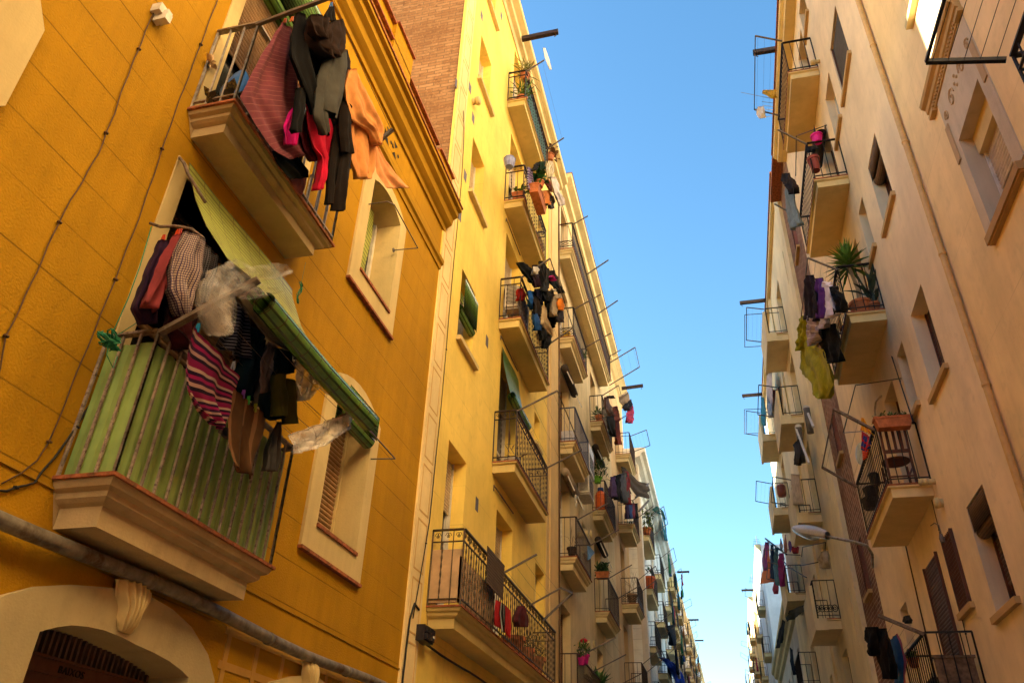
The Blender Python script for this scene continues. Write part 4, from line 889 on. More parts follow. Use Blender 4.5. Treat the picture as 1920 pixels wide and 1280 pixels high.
for args in ((2.8, 70.5, 90, 19.6, stucco('far_orange', (.80, .52, .2)), 'warm orange building far down the right row', 9), (2.98, 90, 117, 19.1, WHITEB, 'pale building near the far end of the right row', 10), (2.7, 117, 158, 19.8, stucco('far_tan2', (.7, .54, .36)), 'farthest tan building closing the right row', 11)):
    FARS.append(farblock(1, args[0], args[1], args[2], args[3], args[4], args[5], seed=args[6], nb=3, trim=TANS))
FARS.append((F5, b5))
# added unseen blocks behind the right-hand eaves, catching sun to bounce into the street
for root, y0, y1, z0, z1 in ((RB, 8.5, 17, 18, 27), (RC, 17.2, 36.4, 17, 28)):
    mb = MB(); mb.box(6.4, 11.9, y0, y1, z0, z1); mb.build('added_bounce_block', stucco('bounce_cream', (.80, .68, .48)), root)
# eave beams with hooks
def beam(p0, L, rise, label, s=1):
    mb = MB(); p0 = Vector(p0); p1 = p0 + Vector((s * L, 0, rise)); mb.bar(p0, p1, .10, .12); mb.bar(p0 + Vector((0, 0, .06)), p1 + Vector((0, 0, .06)), .07, .03); mb.tube([p1 + Vector((-s * .06, 0, -.05)), p1 + Vector((-s * .06, 0, -.14)), p1 + Vector((-s * .10, 0, -.17))], .012, 5)
    return tag(mb.build('hoist_beam', IRON), label, 'hoist beam', 'hoist beams under the eaves')
beam(FY.p(12.5, 19.0, .2), .95, .02, 'dark hoist beam sticking out from the top of the yellow building')
beam(F2.p(13.5, 18.1, .02 - .1), .95, .03, 'dark hoist beam sticking out from the eave of the pinkish beige building', -1)
beam((-3.2, 31, 19.0 - .2), .95, .05, 'dark hoist beam above the laundry of the sandy building'); beam((2.95, 26.1, kz(16.2)), .95, .0, 'dark hoist beam on the roof edge of the olive beige building', -1); beam((2.95, 33.5, kz(16.1)), .9, .0, 'thin pale hoist beam at the far roof edge of the olive beige building', -1)
for k, (x, y, z, s) in enumerate(((-2.75, 60, 18.9, 1), (-2.7, 72, 18.2, 1), (-2.8, 88, 19.8, 1), (2.7, 63, 18.2, -1))): beam((x, y, z), .9, 0, ('hoist beam on the far ochre building roof', 'hoist beam on the far pale left building roof', 'hoist beam on the far tan left building roof', 'small hoist beam on the far bluish white building')[k], s)
# street lamp
L_ = empty('street_lamp', (3.05, 14.2, 5.9), 'grey street lamp on a curved arm reaching from the beige wall', 'street lamp')
E = [at(1636, 1062, 3.05), at(1636, 1040, 3.0), at(1626, 1022, 2.9), at(1600, 1015, 2.7), at(1570, 1009, 2.5), at(1545, 1004, 2.35)]
mb = MB(); mb.tube(resample(E, 20), .028, 10); mb.build('lamp_arm', GREYM, L_, smooth=True)
h0 = at(1552, 1006, 2.38); h1 = at(1487, 990, 1.98); ax = (h1 - h0); Lh = ax.length; ax.normalize(); sd = ax.cross(Vector((0, 0, 1))).normalized(); upv = sd.cross(ax)
mb = MB(); mb2 = MB(); n = 11; m = 14
for dst, zf in ((mb, 1), (mb2, -1)):
    for i in range(n + 1):
        t = i / n; ww = .19 * (math.sin(math.pi * min(1, t * .85 + .14)) ** .5) * (.55 + .45 * min(1, t * 2.5)); hh = (.17 if zf > 0 else (.16 * (1 if t > .35 else .45))) * math.sin(math.pi * min(1, t * .8 + .18)) ** .6
        for j in range(m + 1):
            a = math.pi * j / m; dst.v.append(tuple(h0 + ax * (Lh * t) + sd * ww * math.cos(a) * (1 if zf > 0 else .92) + upv * (zf * hh * math.sin(a))))
            if i and j: k = len(dst.v); dst.f.append((k - m - 3, k - m - 2, k - 1, k - 2))
mb.build('lamp_head', plain('lamp_shell', (.42, .36, .30), .45, var=.1), L_, smooth=True); mb2.build('lamp_lens', plain('lens', (.30, .26, .22), .25, var=.1), L_, smooth=True)
# ================================================================== LAUNDRY AND SMALL THINGS
random.seed(5)
c2 = (2.666, 330, 0); c3 = (2.461, 80, 380)
BLK = (.012, .010, .012); NAVY = (.012, .014, .03); MAR = (.13, .018, .025); PURP = (.05, .02, .06); GREYD = (.06, .058, .055)
# --- upper ochre balcony rack
X0 = -2.92
garment('towel', 'big mauve maroon towel with thin pale stripes hanging over the upper ochre balcony', 'towel', (.13, .03, .045),
    [([(530, 112), (440, 250), (375, 370), (318, 485), (400, 640), (480, 755), (560, 800)], [(588, 150), (604, 260), (606, 400), (612, 500), (640, 600), (672, 700), (695, 765)])], -3.0, c2, mat=cloth((.145, .032, .045), 'hlines', ((.21, .07, .07),), 30), fold=.022, k=2., nr=34, nc=26, wr=1, pegs=[(545, 105, (.3, .05, .02)), (580, 95, (.4, .1, .02))])
garment('trousers', 'black trouser leg hanging left of the hooded jacket on the upper ochre balcony', 'trousers', BLK, [([(612, 62), (575, 190), (568, 280), (640, 470), (678, 578)], [(640, 90), (665, 230), (692, 400), (715, 500), (732, 552)])], -2.86, c2, fold=.02, bulge=.03, k=1.5, hollow=True)
garment('jacket', 'black sleeve end dangling below the mauve towel', 'sleeve', BLK, [([(605, 440), (590, 560), (574, 650), (590, 668)], [(645, 440), (640, 520), (622, 600), (612, 664)])], -2.88, c2, fold=.01, bulge=.03, k=1, hollow=True)
garment('jacket', 'brown hooded jacket bunched at the top of the upper ochre balcony rack', 'jacket', (.055, .028, .022), [([(678, 72), (655, 130), (650, 190), (665, 235), (700, 265), (745, 290)], [(745, 105), (752, 125), (760, 200), (768, 250), (775, 280), (785, 292)], -2.80), ([(750, 118), (738, 160), (735, 230), (745, 285), (758, 300)], [(826, 96), (840, 160), (842, 215), (832, 250), (800, 292)], -2.78), ([(668, 80), (672, 130), (690, 180), (705, 205)], [(745, 100), (738, 140), (728, 180), (716, 206)], -2.74)], -2.8, c2, fold=.03, bulge=.05, k=2.3, wr=2)
garment('sock', 'small black sock pegged with a blue peg above the hooded jacket', 'sock', BLK, [([(772, 34), (745, 75), (742, 104)], [(784, 34), (792, 80), (800, 108)])], -2.78, c2, fold=.01, bulge=.02, pegs=[(776, 24, (.02, .12, .35))])
garment('sweater', 'black sweater filling the middle of the upper balcony laundry', 'sweater', (.02, .012, .015), [([(655, 205), (668, 330), (700, 470), (720, 600), (740, 680)], [(858, 255), (872, 340), (862, 480), (858, 620), (840, 720)])], -2.92, c2, fold=.04, bulge=.03, k=3, wr=2)
garment('jeans', 'grey washed jeans hanging under the brown hooded jacket', 'jeans', (.10, .095, .085), [([(785, 270), (748, 400), (725, 480), (738, 545)], [(848, 250), (856, 340), (835, 480), (800, 598)], -2.78), ([(742, 300), (712, 380), (690, 560), (690, 590), (732, 680)], [(772, 300), (765, 420), (752, 540), (750, 600), (745, 660)], -2.81)], -2.78, c2, fold=.014, bulge=.035, k=1.4, hollow=True)
garment('shirt', 'bright magenta shirt piece showing below the black sleeve', 'shirt', (.55, .004, .17), [([(585, 540), (560, 580), (535, 630), (534, 722)], [(640, 520), (630, 600), (605, 680), (596, 728)])], -2.96, c2, fold=.02)
garment('trousers', 'bright crimson trousers hanging below the grey jeans', 'trousers', (.50, .004, .035), [([(640, 520), (655, 640), (680, 730), (722, 790), (712, 870), (694, 955)], [(800, 560), (790, 650), (775, 740), (768, 800), (745, 880), (722, 948)])], -2.90, c2, fold=.03, bulge=.015, k=2)
garment('trousers', 'long dark brown trousers hanging lowest from the upper balcony rack', 'trousers', (.022, .012, .009), [([(830, 480), (792, 640), (762, 820), (748, 1018)], [(866, 560), (850, 720), (815, 860), (806, 1024)], -2.86), ([(828, 740), (806, 860), (792, 960), (786, 1052)], [(868, 780), (858, 880), (846, 960), (836, 1056)], -2.82), ([(830, 500), (820, 600), (815, 680), (822, 760)], [(872, 560), (870, 640), (876, 720), (872, 772)], -2.80)], -2.84, c2, fold=.014, bulge=.04, k=1.3, hollow=True)
OR = (.62, .25, .075)
garment('sheet', 'soft peach orange sheet gathered on the outer wire of the upper balcony', 'sheet', OR, [([(872, 345), (842, 430), (850, 500), (880, 600), (960, 650), (990, 720)], [(890, 350), (930, 430), (975, 500), (1012, 570), (1038, 640), (1020, 728)], -2.76), ([(838, 470), (850, 560), (852, 700), (868, 800), (895, 892)], [(930, 560), (975, 660), (992, 760), (985, 850), (958, 898)], -2.84)], -2.8, c2, fold=.024, bulge=.03, k=2.2, nr=30, nc=22, wr=1.2)
garment('towel', 'pale peach cloth corner flying out to the right of the orange sheet', 'towel', (.68, .28, .10), [([(995, 730), (990, 800), (1002, 870), (1045, 942)], [(1008, 730), (1045, 800), (1098, 872), (1165, 940)])], -2.86, c2, fold=.02, k=1.3)
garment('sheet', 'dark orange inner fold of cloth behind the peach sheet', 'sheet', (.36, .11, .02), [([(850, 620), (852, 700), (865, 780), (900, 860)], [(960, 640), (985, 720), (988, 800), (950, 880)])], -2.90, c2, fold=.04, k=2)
garment('rug', 'dark patterned rug lying over the edge of the upper ochre balcony', 'rug', (.02, .022, .015), [([(478, 758), (500, 820), (540, 870), (575, 897)], [(560, 735), (620, 800), (655, 850), (650, 890)])], -3.1, c2, fold=.02, k=2)
garment('cloth', 'small faded pink fringed cloth under the dark rug', 'cloth', (.33, .10, .08), [([(575, 900), (600, 960), (615, 975)], [(655, 880), (648, 930), (628, 975)])], -3.16, c2, fold=.01)
garment('scarf', 'burgundy cloth showing between the mauve towel and the crimson trousers', 'cloth', (.13, .012, .03), [([(600, 560), (610, 660), (640, 760), (680, 800)], [(660, 590), (690, 680), (705, 760), (690, 810)])], -2.97, c2, fold=.03, k=2.4)
garment('shirt', 'rust brown shirt tail behind the long dark brown trousers', 'shirt', (.16, .05, .025), [([(862, 440), (846, 560), (850, 660)], [(892, 470), (888, 580), (872, 670)])], -2.88, c2, fold=.03, k=2)
b = empty('sack', FO.p(3.62, 6.33, .25), 'blue and black stuffed bag standing behind the bars of the upper ochre balcony', 'bag')
mb = MB(); n = 14
for i in range(12):
    t = i / 11; r = .14 * math.sin(math.pi * (t * .8 + .15)) ** .6
    for j in range(n):
        a = 2 * math.pi * j / n; q = r * (1 + .16 * noise.noise((math.cos(a) * 2, math.sin(a) * 2, t * 4))); mb.v.append(tuple(FO.p(3.66 + q * math.cos(a) * .9, 6.33 + .62 * t, .2 + q * .8 * math.sin(a))))
        if i: k = len(mb.v) - 1; mb.f.append((k, (k - j) + (j + 1) % n, (k - j) + (j + 1) % n - n, k - n))
mb.build('bag_body', plain('bagblue', (.015, .10, .32), .4, rust=(.02, .02, .022), rs=5), b, smooth=True)
mb = MB()
for i in range(40): leaf(mb, FO.p(3.5 + U(-.05, .3), 6.36 + U(0, .16), .2 + U(-.1, .15)), (U(-1, 1), U(-1, 1), U(.1, 1)), .14, .08)
mb.build('crumpled_wrap', plain('wrap', (.05, .045, .03), .35, rust=(.40, .28, .05), rs=16), b, fix=False)
mb = MB(); P0 = at(393, 118, -3.575)
for k in range(16): leaf(mb, P0 + Vector((.01, U(-.01, .01), U(-.01, .01))), (.2, math.cos(k), math.sin(k)), U(.05, .09), .035, 0)
tag(mb.build('wall_flower', flat((.62, .42, .22)), fix=False), 'small cream rag flower stuck on the ochre wall beside the upper balcony', 'decoration')
# --- lower ochre balcony rack
garment('shirt', 'dark purple garment at the far left of the lower balcony rod', 'shirt', PURP, [([(545, 170), (480, 330), (420, 490), (470, 560)], [(585, 195), (540, 380), (505, 500), (500, 560)])], -3.22, c3, fold=.03, bulge=.03, k=2, wr=1.6, pegs=[(556, 165, (.45, .04, .01))])
garment('sweater', 'maroon sweater hanging beside the checkered shirt', 'sweater', (.20, .03, .035), [([(605, 150), (540, 270), (490, 380), (455, 462)], [(645, 135), (610, 280), (575, 390), (538, 508)])], -3.14, c3, fold=.03, bulge=.02, k=1.8, wr=1.4, pegs=[(622, 140, (.5, .04, .01)), (632, 138, (.5, .04, .01))])
garment('shirt', 'white and navy checkered shirt hanging by its waist on the lower rod', 'shirt', (.50, .40, .33), [([(655, 130), (605, 220), (580, 310), (578, 400), (612, 500), (625, 522)], [(742, 172), (736, 260), (728, 320), (700, 400), (676, 470), (668, 520)])], -3.08, c3, mat=cloth((.40, .30, .24), 'plaid', ((.03, .02, .06), (.06, .03, .08)), 20), fold=.03, bulge=.03, k=2.2, hollow=True, wr=1.2)
garment('shirt', 'dark navy shirt with fine pale lines behind the green awning', 'shirt', (.02, .02, .03), [([(742, 180), (725, 300), (712, 400), (705, 470)], [(810, 250), (790, 330), (765, 380), (740, 460)])], -3.12, c3, mat=cloth((.02, .02, .03), 'plaid', ((.10, .09, .10),), 16), fold=.03, k=2)
garment('trousers', 'dark maroon trousers in shadow below the checkered shirt', 'trousers', (.08, .012, .02), [([(575, 470), (565, 560), (600, 620), (632, 668)], [(720, 500), (705, 560), (680, 620), (652, 680)])], -3.16, c3, fold=.04, bulge=.03, k=2.5)
garment('trousers', 'black trousers hanging behind the maroon sweater', 'trousers', BLK, [([(490, 400), (455, 500), (470, 560), (545, 595)], [(640, 440), (650, 520), (645, 560), (620, 600)])], -3.24, c3, fold=.03, bulge=.03, k=2)
garment('towel', 'pink purple and cream striped towel pegged on the lower ochre balcony', 'towel', (.5, .05, .2), [([(697, 572), (668, 650), (648, 740), (645, 850), (700, 950), (760, 1010)], [(905, 805), (888, 850), (872, 900), (862, 960), (848, 1010), (836, 1046)])], -2.95, c3, mat=cloth((.5, .05, .2), 'stripes', ((.20, .008, .06), (.40, .26, .22), (.02, .006, .03), (.26, .01, .09), (.035, .008, .04), (.38, .22, .20), (.015, .006, .02), (.20, .01, .07)), 3.4), fold=.03, k=1.8, nr=40, nc=26, pegs=[(716, 575, (.02, .22, .40)), (880, 750, (.3, .3, .33))])
garment('towel', 'navy towel with rows of pale dashes under the clear plastic', 'towel', (.02, .02, .045), [([(890, 455), (860, 540), (815, 610), (785, 655)], [(948, 500), (957, 580), (953, 650), (948, 722)])], -2.98, c3, mat=cloth((.02, .02, .045), 'hlines', ((.22, .20, .24),), 14), fold=.025, k=2)
garment('trousers', 'dark teal blue trousers in the middle of the lower rack', 'trousers', (.008, .03, .05), [([(960, 570), (930, 680), (890, 780), (893, 860)], [(1022, 640), (1018, 740), (1008, 820), (985, 925)])], -3.0, c3, fold=.035, bulge=.03, k=2.6, wr=1.8)
garment('shirt', 'crumpled grey lilac shirt hanging near the far arm of the awning', 'shirt', (.16, .12, .12), [([(1040, 640), (1005, 740), (990, 820), (995, 935)], [(1082, 660), (1070, 760), (1045, 860), (1022, 940)])], -2.95, c3, fold=.04, k=3, wr=2)
garment('jeans', 'black and dark teal bundle of clothes pegged above the olive trousers', 'clothes', (.008, .02, .028), [([(1078, 670), (1075, 720), (1062, 790)], [(1150, 690), (1168, 750), (1140, 790)]), ([(1010, 880), (1010, 930), (1030, 990), (1060, 1005)], [(1060, 870), (1062, 930), (1070, 970), (1075, 990)])], -2.9, c3, fold=.03, bulge=.03, k=3, wr=2, pegs=[(1108, 758, (.5, .06, .01))])
garment('trousers', 'short olive green trousers hanging near the far corner of the lower balcony', 'trousers', (.06, .055, .008), [([(1075, 790), (1062, 860), (1060, 930), (1062, 985)], [(1108, 795), (1115, 880), (1114, 940), (1108, 982)], -2.84), ([(1112, 810), (1108, 900), (1108, 960), (1112, 1022)], [(1150, 828), (1162, 900), (1168, 960), (1176, 1018)], -2.86)], -2.85, c3, fold=.01, bulge=.045, k=1, hollow=True)
garment('towel', 'brown hand towel with pale end stripes hanging beside the striped towel', 'towel', (.12, .055, .022), [([(885, 858), (868, 960), (858, 1080), (866, 1180), (880, 1215)], [(1028, 985), (1016, 1080), (992, 1150), (978, 1200), (966, 1275)])], -2.93, c3, mat=cloth((.12, .055, .022), 'vstripes', ((.17, .085, .04),), 3), fold=.03, k=1.7, pegs=[(925, 882, (.15, .04, .25)), (948, 910, (.03, .25, .04)), (980, 945, (.3, .28, .02))])
garment('cloth', 'limp grey cloth hanging from the far corner of the lower balcony', 'cloth', (.11, .10, .10), [([(1080, 1010), (1052, 1080), (1035, 1150), (1018, 1235)], [(1100, 1010), (1092, 1100), (1086, 1180), (1072, 1240)])], -2.95, c3, fold=.03, k=2)
garment('cloth', 'pale grey rag behind the striped towel', 'cloth', (.16, .13, .11), [([(820, 1030), (806, 1060), (850, 1085)], [(866, 1040), (862, 1070), (858, 1090)])], -3.0, c3, fold=.01)
garment('plastic_sheet', 'crumpled clear plastic sheet draped over the near awning arm', 'plastic sheet', (.8, .8, .8), [([(850, 275), (765, 310), (728, 360), (718, 430), (722, 510), (760, 560), (800, 600)], [(900, 255), (960, 300), (968, 350), (905, 400), (888, 460), (882, 540), (836, 616)], -2.72), ([(940, 300), (975, 330), (1005, 360), (1060, 360)], [(1050, 280), (1115, 285), (1136, 310), (1120, 330)], -2.62), ([(895, 395), (900, 430), (930, 450), (990, 440)], [(965, 345), (1030, 380), (1080, 400), (1110, 410)], -2.60)], -2.7, c3, mat=FILM, fold=.05, bulge=.012, k=3.4, nr=34, nc=26, wr=2.6)
garment('plastic_sheet', 'cloudy plastic sheet hanging at the far end of the lower awning wires', 'plastic sheet', (.8, .8, .8), [([(1158, 690), (1165, 800), (1172, 870), (1180, 915)], [(1215, 740), (1290, 790), (1270, 860), (1195, 912)], -2.8), ([(1130, 1075), (1140, 1120), (1150, 1160)], [(1455, 955), (1430, 1040), (1300, 1118)], -2.68), ([(1230, 760), (1240, 830), (1280, 850)], [(1330, 830), (1400, 880), (1455, 950)], -2.72)], -2.75, c3, mat=plasticfilm('plastic_film2', (.72, .66, .60), .42), fold=.04, bulge=.015, k=2.4, nr=28, nc=24, wr=2)
garment('cloth', 'long beige cloth strip along the inner edge of the green awning', 'cloth', (.30, .21, .12), [([(905, 440), (965, 540), (1040, 640), (1110, 680), (1150, 690)], [(935, 425), (1000, 520), (1075, 600), (1130, 650), (1170, 685)])], -2.78, c3, fold=.01, k=1)
mb = MB(); kn = at(205, 638, -3.25)
for i in range(3): mb.tube([kn + Vector((.05 * math.cos(k * .9 + i), .055 * math.sin(k * 1.1 + i * 2), .045 * math.sin(k * .7 + i))) for k in range(22)], .005, 5)
mb.tube([kn, at(240, 560, -3.4), at(262, 500, -3.45), at(284, 425, -3.5)], .004, 5); mb.tube([kn, at(252, 608, -3.4), at(300, 570, -3.4)], .003, 5); mb.tube([kn, at(200, 665, -3.2), at(212, 690, -3.2), at(220, 668, -3.2)], .003, 5)
tag(mb.build('rope_knot', ROPE, smooth=True), 'tangled green rope tied round the near corner of the lower balcony rail', 'rope')
mb = MB(); kn = at(562, 545, -3.3)
for i in range(2): mb.tube([kn + Vector((.012 * math.cos(k * 1.3 + i), .03 * math.sin(k * 1.1 + i * 2), .10 * math.sin(k * .37 + i) - .02)) for k in range(20)], .0035, 4)
mb.tube([kn, at(573, 492, -3.4)], .002, 4); tag(mb.build('rope_knot', ROPE, smooth=True), 'small green rope tangle hanging under the upper ochre balcony', 'rope')
# ================================================================== yellow building things
c4 = (7.111, 880, 300); c5 = (6.737, 920, 470); cY = (3.765, 740, 940)
mb = MB(); bx = at(797, 1188, -3.5); 
mb.box(bx.x - .09, bx.x + .04, bx.y - .13, bx.y + .20, bx.z - .09, bx.z + .09)
for i in range(3):
    for j in range(2): mb.box(bx.x + .04, bx.x + .07, bx.y - .11 + i * .1, bx.y - .03 + i * .1, bx.z - .07 + j * .08, bx.z - .01 + j * .08)
jb = mb.build('junction_box', plain('blackplastic', (.02, .015, .02), .4)); tag(jb, 'black junction box on the wall under the long yellow balcony', 'junction box')
mb = MB(); mb.box(bx.x + .071, bx.x + .075, bx.y + .10, bx.y + .17, bx.z - .03, bx.z); mb.build('sticker', flat((.5, .5, .5)), jb)
cable('bundle of black cables climbing the yellow corner to the junction box', [(8.98, 2.6), (8.99, 3.2), (9.02, 3.75), (9.12, 3.98), (9.3, 3.95)], .014, CABLEB, FY, .04)
cable('thin cable running up the pilaster seam between ochre and yellow', [(9.10, 3.8), (9.36, 5), (9.42, 7), (9.40, 9), (9.44, 11), (9.36, 12.3), (9.2, 12.7)], .007, CABLEB, FY, .05)
cable('cable bundle under the long yellow balcony', [(9.5, 3.62), (10.5, 3.60), (12, 3.62), (14, 3.58), (16, 3.6)], .016, CABLEB, FY, .04)
cable('rusty downpipe cable at the seam of yellow and tan buildings', [(18.12, 3), (18.12, 7), (18.12, 12), (18.12, 16), (18.12, 18.5)], .022, CABLE, FY, .07)
mb = MB(); mb.face(*[at(u, v, -3.08) for u, v in Q([(270, 262), (495, 285), (490, 690), (240, 690)], *cY)])
cp = at(828, 1060, -3.2)
def board(name, label, pts, x, mat, cat, t=.012):
    A = [at(u, v, x) for u, v in pts]; mb = MB(); mb.loft([p for p in A], [p + Vector((-t, 0, 0)) for p in A]); return tag(mb.build(name, mat), label, cat)
mb = MB(); FY.box(mb, 9.66, 9.70, 4.12, 4.80, .02, .42); FY.box(mb, 9.66, 11.3, 4.12, 4.70, .40, .42); tag(mb.build('balcony_screen', plain('canvas', (.46, .30, .17), .8, var=.2, scale=4)), 'tan canvas screen tied behind the bars at the near end of the long yellow balcony', 'screen')
mb = MB(); A = Q([(655, 320), (775, 460), (762, 690), (648, 560)], *cY); P_ = [at(u, v, -3.07) for u, v in A]
for i in range(12): a = P_[0].lerp(P_[3], i / 11); b_ = P_[1].lerp(P_[2], i / 11); mb.bar(a, b_, .01, .035)
tag(mb.build('reed_mat', plain('reed', (.09, .055, .03), .8)), 'dark reed mat tied to the outside of the long yellow balcony railing', 'mat')
RED = (.38, .012, .015)
RS = garment('shirt', 'red sports shirt with a black and white front on the long yellow balcony', 'shirt', RED, [([(712, 690), (705, 760), (700, 840), (704, 870)], [(745, 705), (742, 780), (748, 860), (752, 895)], -3.05), ([(745, 705), (742, 780), (748, 860), (752, 895)], [(785, 735), (788, 810), (782, 880), (778, 925)], -3.04), ([(785, 735), (788, 810), (782, 880), (790, 930)], [(818, 770), (822, 830), (820, 900), (812, 960)], -3.05)], -3.05, cY, mat=None, fold=.015)
garment('shirt_panel', None, None, BLK, [([(750, 708), (747, 780), (752, 860), (758, 915)], [(780, 735), (782, 810), (778, 880), (776, 925)], -3.0)], -3.0, cY, mat=cloth(BLK, 'vstripes', ((.4, .38, .36),), 2), fold=.01, parent=RS)
garment('net_bag', 'dark red net bag hanging on the long yellow balcony railing', 'bag', (.12, .02, .025), [([(888, 735), (850, 790), (838, 840), (856, 880)], [(895, 735), (925, 790), (938, 850), (925, 885)])], -3.04, cY, fold=.02, bulge=.06, k=2)
potplant('terracotta pot with dry plants at the far end of the long yellow balcony', FY.p(14.8, 4.1, .25), .2, .32, TERRA, 90, .3, .03, .12, .3, (.09, .10, .02))
potplant('terracotta tub behind the bars of the long yellow balcony', FY.p(13.2, 4.1, .25), .2, .34, TERRA, 0)
potplant('second terracotta tub further along the long yellow balcony', FY.p(13.9, 4.1, .28), .17, .3, TERRA, 40, .2, .03, .1, .15)
t = potplant('magenta pot with a red flower on the railing past the yellow building', FT.p(18.9, 5.05, .48), .14, .2, flat((.55, .01, .22)), 60, .2, .05, .12, .2, (.05, .12, .02))
mb = MB(); mb.lathe(FT.p(18.95, 5.55, .48), [(.02, -.03), (.08, -.01), (.09, .03), (.05, .06)], 8); mb.build('flower', flat((.5, .01, .02)), t)
potplant('small magenta pot left of the red flower pot', FT.p(18.5, 4.95, .5), .10, .15, flat((.45, .01, .18)), 20, .1, .03, .06, .1)
potplant('leafy agave like plants on the first balcony of the weathered tan building', FT.p(22.0, 4.6, .35), .2, .3, TERRA, 70, .55, .09, .1, .3, (.04, .12, .02))
# second balcony pots / third AC
potplant('white pot with tall twisted stems on the yellow second balcony', FY.p(12.75, 7.22, .25), .15, .2, FRAMEW, 14, .5, .03, .08, .3, (.12, .05, .02))
def ac(F, y0, z0, label, w=.8, h=.58, d=.3, d0=.06, fan=True):
    e = empty('air_conditioner', F.p(y0 + w / 2, z0, d0), label, 'air conditioner'); mb = MB(); F.box(mb, y0, y0 + w, z0, z0 + h, d0, d0 + d); mb.build('casing', flat((.62, .56, .46), .4), e)
    mb = MB()
    for i in range(14): F.box(mb, y0 - .004, y0, z0 + .06 + i * .034, z0 + .078 + i * .034, d0 + .04, d0 + d - .04)
    for i in range(14): F.box(mb, y0 + .06, y0 + w - .06, z0 + .06 + i * .034, z0 + .075 + i * .034, d0 + d, d0 + d + .004)
    mb.build('vent_slots', flat((.12, .10, .08)), e)
    mb = MB()
    for y in (y0 + .12, y0 + w - .15): F.box(mb, y, y + .03, z0 - .03, z0, 0, d0 + d)
    F.box(mb, y0 + .02, y0 + w - .02, z0 - .045, z0 - .03, d0, d0 + d); mb.build('bracket', FRAMEW, e); return e
ac(FY, 12.45, 10.60, 'white air conditioner on the wall behind the laundry of the yellow third balcony', .9, .5, .28)
ac(FT, 20.9, 10.7, 'white air conditioner on the tan wall beside a blue barred balcony', .9, .8, .35); ac(FT, 20.95, 10.0, 'lower air conditioner under another one on the tan wall', .85, .55, .32)
mb = MB(); mb.lathe(FY.p(13.0, 10.22, .2), [(.12, 0), (.12, .25)], 10); tag(mb.build('gas_bottle', flat((.5, .05, .01))), 'orange gas bottle on the yellow third balcony', 'gas bottle')
outlet(FT, 21.2, 9.0 - .15, .35, .12, 'cream flue pipe sticking out of the weathered tan wall'); outlet(FT, 21.0, 5.9, .4, .10, 'white flue pipe low on the weathered tan wall'); outlet(FB, 30.6, 14.5 - .6, .25, .14, 'round pale vent below the sandy building upper balcony')
outlet(FY, 9.78, 13.6, .12, .08, 'cream siren fixed high on the yellow wall')
